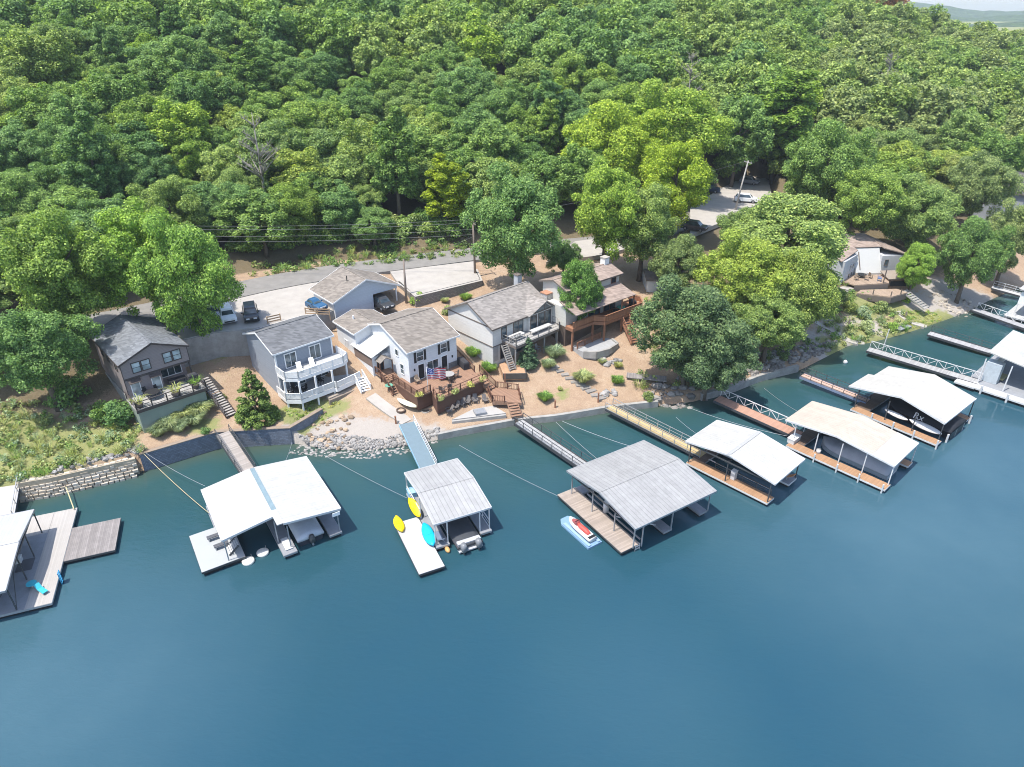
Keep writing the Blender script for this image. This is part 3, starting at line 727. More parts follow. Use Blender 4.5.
scatter_weeds('waterside_weeds', [(15,494),(60,486),(90,476),(85,470),(50,480),(10,488)], .5, 70, .8, ['weed', 'bright'], 5)
scatter_weeds('roadside_weeds', [(245,272),(330,262),(475,250),(470,236),(330,246),(240,258)], 9.5, 230, 1.2, ['dark', 'shore', 'olive', 'dark'], 6)
scatter_weeds('shore_weeds', [(795,352),(850,340),(915,322),(905,300),(850,305),(828,322)], 1.5, 190, 1.0, ['tuft', 'olive', 'weed', 'bright'], 8)
scatter_weeds('slope_weeds', [(292,418),(335,410),(345,398),(300,398),(284,405)], 2.6, 60, .6, ['weed', 'bright', 'tuft'], 9, .5)
scatter_weeds('lawn_grass', [(905,318),(950,322),(965,312),(930,305),(905,308)], 1.8, 150, .55, ['weed', 'bright', 'weed'], 10, .35)
scatter_weeds('undergrowth', [(640,380),(760,352),(860,300),(840,270),(700,270),(640,320)], 4, 260, 1.3, ['shore', 'olive', 'mid'], 11)
def rocks(name, polypx, z, n, r, mat, seed, flat=.7):
    rng = random.Random(seed); P = [at(u, v, z)[:2] for u, v in polypx]; xs, ys = zip(*P); mb = MB(); k = 0
    while k < n:
        x, y = rng.uniform(min(xs), max(xs)), rng.uniform(min(ys), max(ys))
        if not pip(np.array([x]), np.array([y]), P)[0]: k += .05; continue
        q = r*rng.uniform(.45, 1.5)**1.3; mb.ball((x, y, max(-.15, tz(x, y))+q*.25), (q*rng.uniform(.8,1.3), q*rng.uniform(.7,1.1), q*flat), 6, 4, .25, rng); k += 1
    o = mb.build(name, mat); tag(o, kind='stuff'); return o
def rockmat(name, c, v=.45):
    t = NT(name); g = t.n('ShaderNodeNewGeometry'); f = t.noise(4, 4, .7, t.pos())
    k = t.ramp(g.outputs['Random Per Island'], [(0, sc(c, 1-v)), (.5, c), (1, sc(c, 1+v))]); return t.done(t.bsdf(t.mix(t.math('MULTIPLY', f, .5), k, sc(c, .5)), .95, 0, .15))
PALE = rockmat('pale_riprap', (.30,.285,.27)); DARKR = rockmat('dark_riprap', (.25,.23,.21))
rocks('riprap_rocks', [(288,452),(300,440),(330,436),(380,440),(405,434),(438,432),(440,440),(405,452),(372,457),(330,456)], .25, 1500, .15, PALE, 1)
rocks('riprap_rocks', [(742,382),(770,374),(800,364),(832,348),(838,340),(800,350),(770,358),(735,372)], .6, 420, .28, DARKR, 2)
rocks('shore_rocks', [(58,492),(100,481),(148,470),(146,464),(100,474),(58,486)], .1, 150, .2, PALE, 3)
rocks('slope_rocks', [(300,432),(340,440),(355,415),(320,412)], 1.5, 60, .22, rockmat('earth_clods', (.40,.30,.21)), 4)
for L in KINDS.values():
    for b in L:
        if b.name not in USED and b.get('label') == 'x':
            for ch in list(b.children): bpy.data.objects.remove(ch)
            bpy.data.objects.remove(b)

# ================================================================ HOUSES
GL = glass(); GLL = glass('pale_reflecting_glass', (.22, .26, .27)); DARK = plain('dark_interior', (.025,.025,.028), .8)
def opening(h, face, a, z, w, hh, p, fm, gm=None, name='window', fw=.09, mull=0, label=None, bars=0, proud=.06):
    """a framed opening on a wall. face F: wall at y=p facing -y; L: wall at x=p facing -x; R: facing +x. a: its middle along the wall, z: its sill"""
    f = MB(); g = MB()
    def bx(m, a0, a1, z0, z1, t0, t1):
        if face == 'F': m.box((a0, p-t1, z0), (a1, p-t0, z1))
        elif face == 'L': m.box((p-t1, a0, z0), (p-t0, a1, z1))
        else: m.box((p+t0, a0, z0), (p+t1, a1, z1))
    a0, a1, z1 = a-w/2, a+w/2, z+hh
    bx(f, a0-fw, a0, z-fw, z1+fw, -.02, proud); bx(f, a1, a1+fw, z-fw, z1+fw, -.02, proud)
    bx(f, a0, a1, z-fw, z, -.02, proud+.02); bx(f, a0, a1, z1, z1+fw, -.02, proud)
    for k in range(mull): c = a0+w*(k+1)/(mull+1); bx(f, c-.03, c+.03, z, z1, -.02, proud-.01)
    for k in range(bars): c = z+hh*(k+1)/(bars+1); bx(f, a0, a1, c-.025, c+.025, .0, proud-.015)
    bx(g, a0, a1, z, z1, -.01, .02)
    o = f.build(name, fm, h); q = g.build('pane', gm or GL, o)
    if label: o['label'] = label
    return o
def add_bounce_blocker(o, *quads):  # out of sight, added to keep the boat slips dark
    """dark panels added under a dock roof to cut bounced light"""
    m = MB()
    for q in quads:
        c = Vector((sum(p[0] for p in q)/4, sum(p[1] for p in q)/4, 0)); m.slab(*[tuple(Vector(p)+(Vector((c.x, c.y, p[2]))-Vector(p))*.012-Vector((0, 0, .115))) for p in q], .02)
    m.build('bounce_blocker', plain('dark_bounce_blocker', (.05,.045,.042), .9), o)
def gable_roof(h, mat, x0, x1, y0, y1, ze, zr, axis, ov=.4, t=.14, fascia=None, ridge_at=None, name='roof'):
    """two thick slabs; axis is the ridge's direction; ze is the eave height at the wall"""
    m = MB()
    if axis == 'x':
        ym = (y0+y1)/2 if ridge_at is None else ridge_at; s0 = (zr-ze)/(ym-y0); s1 = (zr-ze)/(y1-ym)
        A = [(x0-ov, y0-ov, ze-ov*s0+t), (x1+ov, y0-ov, ze-ov*s0+t), (x1+ov, ym, zr+t), (x0-ov, ym, zr+t)]
        B = [(x0-ov, ym, zr+t), (x1+ov, ym, zr+t), (x1+ov, y1+ov, ze-ov*s1+t), (x0-ov, y1+ov, ze-ov*s1+t)]
        rb = ((x0-ov, ym, zr+t+.01), (x1+ov, ym, zr+t+.01))
    else:
        xm = (x0+x1)/2 if ridge_at is None else ridge_at; s0 = (zr-ze)/(xm-x0); s1 = (zr-ze)/(x1-xm)
        A = [(x0-ov, y1+ov, ze-ov*s0+t), (x0-ov, y0-ov, ze-ov*s0+t), (xm, y0-ov, zr+t), (xm, y1+ov, zr+t)]
        B = [(xm, y1+ov, zr+t), (xm, y0-ov, zr+t), (x1+ov, y0-ov, ze-ov*s1+t), (x1+ov, y1+ov, ze-ov*s1+t)]
        rb = ((xm, y0-ov, zr+t+.01), (xm, y1+ov, zr+t+.01))
    m.slab(*A, t); m.slab(*B, t)
    o = m.build(name, mat, h)
    if ov == 0: add_bounce_blocker(o, A, B)
    MB().bar(*rb, .24, .05).build('ridge_cap', mat, o)
    if fascia:
        f = MB(); e = .025
        for q in (A, B):
            lo = sorted(q, key=lambda p: p[2]); lows = lo[:2]; c = Vector((sum(p[0] for p in q)/4, sum(p[1] for p in q)/4, 0))
            for i in range(4):
                a, b = Vector(q[i]), Vector(q[(i+1) % 4])
                if abs(a.z-zr-t) < 1e-4 and abs(b.z-zr-t) < 1e-4: continue
                mid = (a+b)/2; off = Vector((mid.x-c.x, mid.y-c.y, 0))
                off = Vector((math.copysign(e, off.x), 0, 0)) if abs((b-a).y) > abs((b-a).x) else Vector((0, math.copysign(e, off.y), 0))
                f.bar(a+off-Vector((0,0,.09)), b+off-Vector((0,0,.09)), .04, .2)
        f.build('fascia', fascia, o)
    return o
def rail(parent, pts, mat, h=.95, sp=1.5, post=.1, bal=.13, name='railing', top=.09, mid=True, bal_w=.035, label=None):
    m = MB(); P = [Vector(p) for p in pts]
    for a, b in zip(P[:-1], P[1:]):
        L = (b-a).length; n = max(1, round(L/sp)); up = Vector((0, 0, h))
        for k in range(n+1):
            p = a+(b-a)*k/n; m.bar(p-Vector((0,0,.05)), p+up+Vector((0,0,.04)), post)
        m.bar(a+up, b+up, top, .06); m.bar(a+Vector((0,0,.12)), b+Vector((0,0,.12)), .05, .05)
        if bal:
            nb = max(2, int(L/bal))
            for k in range(1, nb): p = a+(b-a)*k/nb; m.bar(p+Vector((0,0,.12)), p+up, bal_w)
        elif mid: m.bar(a+up*.55, b+up*.55, .04, .04)
    o = m.build(name, mat, parent)
    if label: o['label'] = label
    return o
def stair(parent, a, b, w, mat, n=None, string=None, name='stair', closed=False):
    """treads from a (top) down to b"""
    a, b = Vector(a), Vector(b); d = b-a; n = n or max(2, round(abs(d.z)/.19)); hd = Vector((d.x, d.y, 0)); s = Vector((-hd.y, hd.x, 0)).normalized()
    m = MB()
    for k in range(n):
        p = a+d*(k+.5)/n; e = hd/n*.47
        m.bar(p-e, p+e, w, .06)
    o = m.build(name, mat, parent)
    q = MB()
    for g in (-1, 1): q.bar(a+s*g*w*.5, b+s*g*w*.5, .06, .24)
    q.build('stringer', string or mat, o)
    return o
def chimney(h, x, y, z0, z1, w, mat, capm):
    o = MB().box((x-w/2, y-w/2, z0), (x+w/2, y+w/2, z1)).build('chimney', mat, h); MB().box((x-w/2-.08, y-w/2-.08, z1+.003), (x+w/2+.08, y+w/2+.08, z1+.14)).build('chimney_cap', capm, o)

# ---- taupe house
TAU = lined('taupe_lap_siding', (.265,.225,.22), 2, .17, .10, .35, .04, .7, .06); TAUT = plain('dark_brown_trim', (.075,.062,.058), .6)
h = thing('lake_house', 'taupe two storey house with grey shingle gable roof over a green deck wall', 'house', (-43.9, 67.8, 5.5), 43)
W, D, E, Rz = 7.3, 10.6, 4.25, 5.75
MB().profile([(0, 2.35), (W, 2.35), (W, E), (W/2, Rz), (0, E)], 0, D, 'y').build('wall', TAU, h)
m = MB(); m.box((0, .02, -2.6), (3.9, D-.02, 2.34)); m.box((3.9, 2.4, -2.6), (W, D-.02, 2.34)); m.build('lower_wall', TAU, h)
MB().box((-.02, .0, -2.9), (-.12, D-.3, -.2)).build('foundation', CONCD, h)
gable_roof(h, shingle('grey_shingles', (.165,.175,.19)), 0, W, 0, D, E, Rz, 'y', .25, .16, TAUT)
m = MB(); m.box((-.05, -.05, 2.16), (W+.05, 0, 2.4)); m.box((-.06, -.04, -.1), (0, .12, E)); m.box((W, -.04, 2.4), (W+.06, .12, E)); m.build('trim', TAUT, h)
for x in (1.55, 2.6): opening(h, 'F', x, 2.85, .82, 1.15, 0, TAUT, GLL, bars=1)
for x in (5.0, 6.05): opening(h, 'F', x, 2.95, .82, 1.15, 0, TAUT, GLL, bars=1)
for x in (.95, 3.2):
    opening(h, 'F', x, .1, .85, 1.75, .02, WHITE(), GLL, 'door', label='white framed glass door under a small dark awning')
    MB().slab((x-.65, -.62, 1.88), (x+.65, -.62, 1.88), (x+.65, -.02, 2.12), (x-.65, -.02, 2.12), .06).build('awning', TAUT, h)
opening(h, 'F', 5.6, .1, 2.3, 1.8, 2.4, WHITE(), GL, 'patio_door', mull=2)
MB().box((W-.14, .1, 0), (W, .24, 2.34)).build('porch_post', TAUT, h)
for y in (2.2, 5.2, 7.6): opening(h, 'L', y, 2.8, .8, .95, 0, TAUT, GL)
GW = plain('pale_green_wall', (.23,.275,.235), .85, .12, .6, 0, .2)
m = MB(); m.box((-.25, -3.5, -3.2), (W-.1, -3.3, -.22)); m.box((-.25, -3.3, -3.2), (-.05, -.02, -.22)); m.build('deck_wall', GW, h)
MB().box((-.4, -3.6, -.2), (W+.2, -.02, 0)).build('deck', lined('grey_deck_boards', (.37,.355,.34), 0, .14, .08, .4), h)
MB().box((-.42, -3.68, -.34), (W+.2, -3.61, .02)).build('deck_fascia', TAUT, h)
rail(h, [(-.3, -.1, 0), (-.3, -3.5, 0), (3.0, -3.5, 0), (3.0, -3.5, 0), (W+.1, -3.5, 0), (W+.1, -1.2, 0)], TAUT, .95, 1.6, .12, 0, top=.14)
st = stair(h, (W+.75, -.9, 0), (W+1.25, -6.5, -3.0), 1.25, lined('grey_step_boards', (.40,.37,.34), 0, .4, .03), 17, TAUT)
rail(h, [(W+.12, -1.4, -.2), (W+.55, -6.6, -3.0)], TAUT, .9, 1.6, .09, 0, 'stair_railing')

# ---- slate blue house
SLB = lined('slate_blue_siding', (.27,.30,.345), 2, .17, .1, .35, .04, .7, .05)
h = thing('lake_house', 'slate blue house with white upper balcony and white railed porch', 'house', (-28.4, 73, 3.5), 43)
W, D, E, Rz = 7.6, 7.8, 5.1, 6.5
MB().profile([(0, -2), (D, -2), (D, E), (D/2, Rz), (0, E)], 0, W, 'x').build('wall', SLB, h)
gable_roof(h, shingle('charcoal_shingles', (.145,.148,.155)), 0, W, 0, D, E, Rz, 'x', .3, .16, WHITE())
m = MB(); m.box((-.03, -.05, -1), (.14, 0, E)); m.box((W-.14, -.05, -1), (W+.03, 0, E)); m.box((-.05, 0, -1), (0, .14, E)); m.build('corner_trim', WHITE(), h)
for x, w in ((1.9, 1.35), (5.2, 1.35)): opening(h, 'F', x, 2.75, w, 1.75, 0, WHITE(), GL, 'balcony_door', .12, 1)
for x, w in ((2.3, 2.0), (5.6, 1.8)): opening(h, 'F', x, .05, w, 1.9, 0, WHITE(), GL, 'patio_door', .1, 1)
UP = [(-.1, -.02), (-.1, -2.2), (1.1, -3.2), (W-.4, -3.2), (W+.5, -2.6), (W+.5, -.02)]
DB = lined('white_deck_boards', (.45,.45,.445), 0, .14, .06, .3, .06)
MB().prism(list(reversed(UP)) if False else UP, 2.38, 2.56).build('balcony', DB, h)
m = MB()
for (x0, y0), (x1, y1) in zip(UP[:-1], UP[1:]): m.bar((x0, y0, 2.36), (x1, y1, 2.36), .08, .36)
m.build('balcony_fascia', WHITE(), h)
rail(h, [(p[0], p[1], 2.56) for p in UP], WHITE(), .9, 1.4, .13, .11, 'balcony_railing', bal_w=.06)
LO = [(-.4, -.02), (-.5, -2.4), (.8, -3.7), (5.3, -3.7), (5.4, -4.1), (9.0, -3.6), (9.6, -2.4), (W+.4, -.02)]
MB().prism(LO, -.22, -.04).build('porch_deck', DB, h)
m = MB()
for (x0, y0), (x1, y1) in zip(LO[:-1], LO[1:]): m.bar((x0, y0, -.3), (x1, y1, -.3), .08, .5)
m.build('porch_skirt', WHITE(), h)
rail(h, [(p[0], p[1], -.04) for p in LO[:6]], WHITE(), .85, 1.4, .12, .1, 'porch_railing', bal_w=.06)
for x, y in ((-.35, -2.3), (.9, -3.55), (3.0, -3.55), (5.25, -3.6), (W+.2, -2.6)):
    m = MB().bar((x, y, -.05), (x, y, 2.36), .2); m.bar((x, y, -1.8), (x, y, -.25), .18); m.build('porch_post', WHITE(), h)
st = stair(h, (8.9, -3.3, -.1), (8.5, -5.6, -1.05), 1.3, WHITE(), 6)
rail(h, [(9.6, -3.2, -.1), (9.15, -5.7, -1.0)], WHITE(), .85, 1.5, .1, .14, 'stair_railing'); rail(h, [(8.2, -3.7, -.1), (7.85, -5.6, -1.0)], WHITE(), .85, 1.5, .1, .14, 'stair_railing')

# ---- white garage with carport
SB = lined('shade_blue_siding', (.47,.53,.60), 2, .2, .08, .25, .03, .7, .04); WS = lined('white_siding', (.70,.71,.72), 2, .17, .08, .22, .03, .7, .04)  # gable wall siding is tinted blue to stand for its shade
BRS = shingle('brown_shingles', (.225,.198,.172))
h = thing('garage', 'white garage with shade-tinted blue gable, brown shingles and an open carport bay beside the road', 'garage', (-24.2, 86.6, 7.1), 41)
W, D, E, Rz = 10.0, 6.2, 2.6, 4.6
m = MB(); m.profile([(0, -1.4), (6.0, -1.4), (6.0, E-.01+ (Rz-E)*.8), (W/2, Rz), (0, E)], 0, .16, 'y')
m.profile([(6.0, E-.5), (W, E-.5), (W, E), (6.0, Rz-.4)], .003, .16, 'y')
m.profile([(0, -1.4), (6.0, -1.4), (6.0, E+1.6), (W/2, Rz), (0, E)], D-.16, D, 'y'); m.build('gable_wall', SB, h)
m = MB(); m.box((0, .165, -1.4), (.16, D-.165, E)); m.box((5.84, .165, -1.2), (6.0, D-.165, E+1.4)); m.build('side_wall', WS, h)
gable_roof(h, BRS, 0, W, 0, D, E, Rz, 'y', .4, .14, WHITE())
MB().box((.2, .2, -.25), (W, D, -.05)).build('floor_slab', CONC, h)
for y in (.15, D-.15): MB().bar((W-.1, y, -2), (W-.1, y, E-.02), .16).build('carport_post', WHITE(), h)
MB().tube([(3.4, 2.2, 3.7), (3.4, 2.2, 4.9)], .07, 8).build('vent_pipe', plain('dark_pipe', (.05,.05,.05), .5), h)
# ---- link building
h = thing('annex', 'small white outbuilding with brown hip of shingles between the garage and the white house', 'outbuilding', (-20.3, 80.2, 5.8), 41)
MB().profile([(0, -2.6), (5.6, -2.6), (5.6, 2.15), (2.8, 2.95), (0, 2.15)], 0, 5.0, 'y').build('wall', WS, h)
gable_roof(h, BRS, 0, 5.6, 0, 5.0, 2.15, 2.95, 'y', .3, .12, WHITE())
opening(h, 'L', 2.6, -1.6, .8, 1.8, 0, WHITE(), plain('grey_white_door', (.6,.6,.6)), 'door')
MB().tube([(1.6, 3.0, 2.6), (1.6, 3.0, 3.2)], .12, 8).build('roof_vent', WHITE(), h)

# ---- white house with black shutters
h = thing('lake_house', 'white house with black shutters, brown roof and a wide brown timber deck', 'house', (-12.8, 75.2, 3.4), 41)
W, D, E, Rz, Yr = 7.4, 11.0, 4.35, 6.2, 5.6
BLK = plain('black_shutter', (.025,.027,.03), .5)
MB().profile([(0, -2.2), (D, -2.2), (D, E), (Yr, Rz), (0, E)], 0, W, 'x').build('wall', WS, h)
gable_roof(h, BRS, 0, W, 0, D, E, Rz, 'x', .35, .15, WHITE(), Yr)
for x in (1.7, 5.35):
    opening(h, 'F', x, 2.6, .95, 1.2, 0, WHITE(), GL, bars=1)
    for s in (-.72, .72): MB().box((x+s-.17, -.07, 2.5), (x+s+.17, -.003, 3.9)).build('shutter', BLK, h)
for x in (1.75, 5.35): opening(h, 'F', x, .05, .85, 2.0, 0, WHITE(), DARK, 'door', label='dark glazed door with white frame')
opening(h, 'F', 3.55, .85, 1.6, 1.15, 0, WHITE(), GL, mull=1)
m = MB(); m.box((.02, -.05, 0), (1.1, -.003, .75)); m.box((2.35, -.05, 0), (4.8, -.003, .72)); m.box((6.0, -.05, 0), (W-.02, -.003, .75)); m.build('stone_skirt', plain('grey_stone_skirt', (.2,.2,.2), .9, .4, 3), h)
for x in (.75, 2.75, 6.6):
    MB().box((x-.07, -.14, 1.45), (x+.07, -.003, 1.75)).build('wall_lamp', BLK, h)
opening(h, 'L', 1.6, .7, .7, 1.3, 0, WHITE(), GL, bars=1); opening(h, 'L', 2.6, 2.9, .6, .8, 0, WHITE(), GL)
DK = [(-1.3, 1.9), (-1.3, -3.5), (.85, -3.5), (.0, -5.75), (7.4, -5.45), (9.1, 2.1), (W+.02, 2.1), (W+.02, -.02), (-.02, -.02), (-.02, 1.9)]
DBR = lined('red_brown_deck', (.30,.18,.12), 0, .14, .07, .4, .14, .8, .12); RB = plain('brown_rail_paint', (.15,.075,.05), .7, .2); RBS = lined('brown_skirt_boards', (.13,.07,.05), 2, .16, .1, .5, .12)
MB().prism(DK, -.16, 0).build('deck', DBR, h)
m = MB()
for (x0, y0), (x1, y1) in zip(DK[:6], DK[1:6]): m.bar((x0, y0, -1.05), (x1, y1, -1.05), .06, 1.75)
m.build('deck_skirt', RBS, h)
rail(h, [(-1.3, 1.9, 0), (-1.3, -3.5, 0), (.7, -3.42, 0)], RB, .9, 1.3, .12, .16); rail(h, [(.55, -4.3, 0), (.05, -5.7, 0), (7.35, -5.4, 0)], RB, .9, 1.7, .12, 0); rail(h, [(7.9, -3.0, 0), (9.05, 2.0, 0), (W+.1, 2.05, 0)], RB, .9, 1.5, .12, .2)
# side porch: white lean-to roof, brown gablet and stair to the deck
m = MB(); m.box((-2.5, 4.6, -1.6), (-.01, 9.2, 2.6)); m.build('porch_wall', WS, h)
m = MB(); m.box((-2.53, 4.6, 1.2), (-2.503, 9.1, 2.6)); m.build('porch_screen', plain('brown_screen', (.22,.16,.13), .8), h)
MB().slab((-2.75, 4.3, 2.75), (-.02, 4.3, 3.75), (-.02, 9.6, 3.75), (-2.75, 9.6, 2.75), .1).build('porch_roof', plain('white_metal_roof', (.52,.52,.51), .4, .05), h)
m = MB(); m.slab((-2.2, 3.2, 2.2), (-1.3, 3.2, 2.75), (-1.3, 4.58, 2.75), (-2.2, 4.58, 2.2), .08); m.slab((-1.3, 3.2, 2.75), (-.4, 3.2, 2.2), (-.4, 4.58, 2.2), (-1.3, 4.58, 2.75), .08); m.build('gablet_roof', BRS, h)
opening(h, 'F', -1.4, .5, .8, 1.6, 4.6, RB, DARK, 'side_door')
MB().box((-2.3, 3.2, .3), (-.3, 4.58, .42)).build('landing', DBR, h)
for x, y in ((-2.2, 3.3), (-.4, 3.3)): MB().bar((x, y, -2), (x, y, 2.2), .12).build('porch_post', RB, h)
stair(h, (-1.0, 3.15, .4), (-1.0, 2.0, .02), 1.2, DBR, 4); stair(h, (-1.65, 3.1, .4), (-1.9, .6, -1.2), .9, DBR, 8); rail(h, [(-2.3, 3.15, .4), (-2.3, .5, -1.2)], RB, .9, 1.2, .09, .2, 'stair_railing'); rail(h, [(-2.25, 4.5, .42), (-2.25, 3.25, .42)], RB, .9, 1, .09, .2)
# right-hand stair, lower platform and steps to the gangway
stair(h, (7.85, -3.3, 0), (8.0, -6.3, -1.2), 1.2, DBR, 7); rail(h, [(8.6, -3.2, 0), (8.75, -6.2, -1.2)], RB, .9, 1.4, .1, .2, 'stair_railing')
LP = [(6.2, -8.7), (8.8, -11.2), (10.6, -8.6), (8.9, -6.2), (7.3, -6.4)]
MB().prism(LP, -1.7, -1.3).build('lower_platform', DBR, h)
rail(h, [(7.3, -6.5, -1.3), (6.25, -8.6, -1.3), (7.3, -9.7, -1.3)], RB, .85, 1.4, .12, .2, 'platform_railing'); rail(h, [(9.2, -10.5, -1.3), (10.5, -8.6, -1.3), (8.95, -6.3, -1.3)], RB, .85, 1.4, .12, .2, 'platform_railing')
stair(h, (7.9, -10.5, -1.35), (7.15, -12.2, -2.2), 1.3, DBR, 5)
# concrete steps joining the porch path
# ---- beige house
h = thing('lake_house', 'off-white house with weathered grey roof, stone chimney and raised grey deck', 'house', (-2.5, 79.9, 3.9), 44)
W, D, E, Rz, Yr = 10.6, 9.0, 4.9, 7.1, 4.5
BE = lined('off_white_siding', (.66,.63,.585), 2, .2, .07, .2, .03, .7, .06); GRS = shingle('weathered_brown_grey_shingles', (.265,.24,.22)); BT = plain('brown_band', (.17,.14,.12), .8)
m = MB(); m.profile([(0, 2.2), (D, 2.2), (D, E), (Yr, Rz), (0, E)], 0, W, 'x'); m.build('wall', BE, h)
MB().box((.02, .02, -1.6), (W-.02, D-.02, 2.19)).build('lower_wall', lined('pale_lower_siding', (.56,.545,.52), 2, .2, .07, .2, .03, .7, .1), h)
gable_roof(h, GRS, 0, W, 0, D, E, Rz, 'x', .35, .15, BT, Yr)
m = MB(); m.box((-.04, -.03, 2.1), (0, D, 2.26)); m.box((-.04, -.04, 2.1), (W, -.001, 2.26)); m.box((-.03, 0, E-.16), (-.001, D, E+.02)); m.build('band', BT, h)
# glazed front gable
m = MB(); m.profile([(6.2, 2.3), (W+.1, 2.3), (W+.1, 5.0), (W-1.5, 6.2), (6.2, 5.0)], -.5, 3.6, 'y'); m.build('front_bay', BE, h)
m = MB(); m.slab((5.8, -.95, 5.0), (W-1.5, -.95, 6.4), (W-1.5, 3.5, 6.4), (5.8, 3.5, 5.0), .12); m.slab((W-1.5, -.95, 6.4), (W+.45, -.95, 5.0), (W+.45, 3.5, 5.0), (W-1.5, 3.5, 6.4), .12); m.build('bay_roof', GRS, h)
g = MB(); g.add([(6.7, -.53, 5.02), (W-1.6, -.53, 5.02), (W-1.6, -.53, 5.9)], [(0, 1, 2)]); g.add([(W-1.4, -.53, 5.02), (W-.2, -.53, 5.02), (W-1.4, -.53, 5.9)], [(0, 1, 2)])
fr = MB(); fr.bar((6.5, -.54, 4.97), (W, -.54, 4.97), .06, .12); fr.bar((W-1.5, -.54, 5), (W-1.5, -.54, 6.1), .06, .12)
o = fr.build('gable_window', BT, h); g.build('pane', GL, o)
for x in (7.0, 8.5, 9.8): opening(h, 'F', x, 2.75, 1.1, 1.9, -.5, BT, GL, 'window')
opening(h, 'F', 2.0, 2.9, .8, 1.6, 0, BT, GL); opening(h, 'F', 4.6, 2.55, 1.7, 1.95, 0, BT, GL, 'patio_door', mull=1)
opening(h, 'F', 1.8, .05, .9, 1.9, .02, BT, DARK, 'door'); opening(h, 'F', 5.4, .1, 2.6, 1.8, .02, BT, GL, 'lower_window', mull=2)
m = MB(); m.box((.05, -.03, 0), (.95, .019, 2.0)); m.build('shutter_panel', plain('grey_panel', (.34,.33,.32)), h)
CH1 = blocks('pale_chimney_stone', (.46,.44,.42), .5, .25, .02, .12, .6)
chimney(h, W+.75, 1.2, -1, 6.3, 1.2, CH1, plain('terracotta_cap', (.42,.22,.14)))
chimney(h, W-.6, 5.6, 5, 8.1, .8, plain('grey_chimney_box', (.42,.43,.45)), BT)
DKP = [(1.7, -.02), (1.7, -2.6), (9.9, -2.6), (10.7, -1.6), (10.7, -.5), (6.1, -.52), (6.1, -.02)]
MB().prism(DKP, 2.42, 2.6).build('deck', lined('pale_grey_deck', (.38,.365,.35), 1, .14, .07, .3), h)
m = MB()
for (x0, y0), (x1, y1) in zip(DKP[:4], DKP[1:5]): m.bar((x0, y0, 2.4), (x1, y1, 2.4), .07, .34)
m.build('deck_fascia', BT, h)
GR = plain('grey_rail', (.30,.28,.26), .7); rail(h, [(p[0], p[1], 2.6) for p in DKP[:5]], GR, .95, 1.9, .11, 0)
rail(h, [(1.75, -1.4, 2.6), (3.6, -1.4, 2.6)], GR, .95, 1.2, .1, .15, 'inner_railing')
for x, y in ((1.8, -2.4), (4.4, -2.4), (7.2, -2.4), (9.7, -2.4), (10.5, -1.5)): MB().bar((x, y, -1.4), (x, y, 2.4), .15).build('deck_post', GR, h)
stair(h, (1.2, -.9, 2.5), (.9, -2.8, -.4), .9, GR, 12)
MB().prism([(1.0, -.1), (-.6, -2.6), (1.6, -4.5), (4.0, -1.2)], -1.4, -.5).build('planting_terrace', plain('terrace_mulch', (.46,.29,.18), .95, .25, 3, 0, .1, .5), h)
m = MB()
for a, b in (((-.65, -2.6), (1.6, -4.6)), ((1.6, -4.6), (4.0, -1.25))): m.bar((a[0], a[1], -.85), (b[0], b[1], -.85), .14, .8)
m.build('terrace_edging', plain('dark_timber', (.09,.08,.07), .9), h)
# ---- brown deck house
h = thing('lake_house', 'beige cottage with low brown roofs and a red-brown timber deck on tall posts', 'house', (12.78, 86.16, 4.2), 40)
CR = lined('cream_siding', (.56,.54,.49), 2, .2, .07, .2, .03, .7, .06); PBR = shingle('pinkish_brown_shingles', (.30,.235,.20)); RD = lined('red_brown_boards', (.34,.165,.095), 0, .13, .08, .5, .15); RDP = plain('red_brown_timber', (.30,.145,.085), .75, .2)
MB().box((-5, 2.6, 2.5), (6.2, 8.5, 5.2)).build('wall', CR, h); MB().box((-4.98, 2.62, -1.0), (6.18, 8.48, 2.49)).build('lower_wall', plain('shade_brown_wall', (.13,.095,.075), .9), h)  # lower wall coloured dark for the shade under the deck
MB().profile([(3.6, 5.0), (8.4, 5.0), (8.4, 7.3), (6.0, 8.05), (3.6, 7.3)], -4.0, 6.4, 'x').build('upper_wall', CR, h)
gable_roof(h, PBR, -4.0, 6.4, 3.6, 8.4, 7.3, 8.05, 'x', .4, .12, BT)
MB().slab((-5.4, .2, 5.1), (6.3, .2, 5.1), (6.3, 3.58, 6.05), (-5.4, 3.58, 6.05), .14).build('porch_roof', PBR, h)
opening(h, 'F', 1.6, 6.2, 1.9, .55, 3.6, RDP, GL, mull=1); opening(h, 'F', 5.2, 6.15, .9, .85, 3.6, RDP, DARK); opening(h, 'F', -1.5, 6.2, 1.5, .55, 3.6, RDP, GL, mull=1)
for x in (0.5, 3.6): opening(h, 'F', x, 2.75, 2.2, 1.9, 2.6, RDP, GL, 'patio_door', mull=1)
chimney(h, 6.0, 6.2, 7.2, 9.0, .9, WHITE(), CONC)
DKH = [(-5, 2.58), (-5, 1.2), (-1.0, 1.2), (0, 0), (7.7, 0), (9.2, 1.8), (8.6, 3.4), (6.25, 3.4), (6.25, 2.58)]
MB().prism(DKH, 2.5, 2.68).build('deck', RD, h)
m = MB()
for (x0, y0), (x1, y1) in zip(DKH[:7], DKH[1:7]): m.bar((x0, y0, 2.42), (x1, y1, 2.42), .08, .42)
m.build('deck_fascia', RDP, h)
m = MB()
for (x0, y0), (x1, y1) in zip(DKH[1:7], DKH[2:7]): m.bar((x0, y0, 3.12), (x1, y1, 3.12), .06, .72); m.bar((x0, y0, 3.6), (x1, y1, 3.6), .16, .06)
m.build('deck_parapet', RD, h)
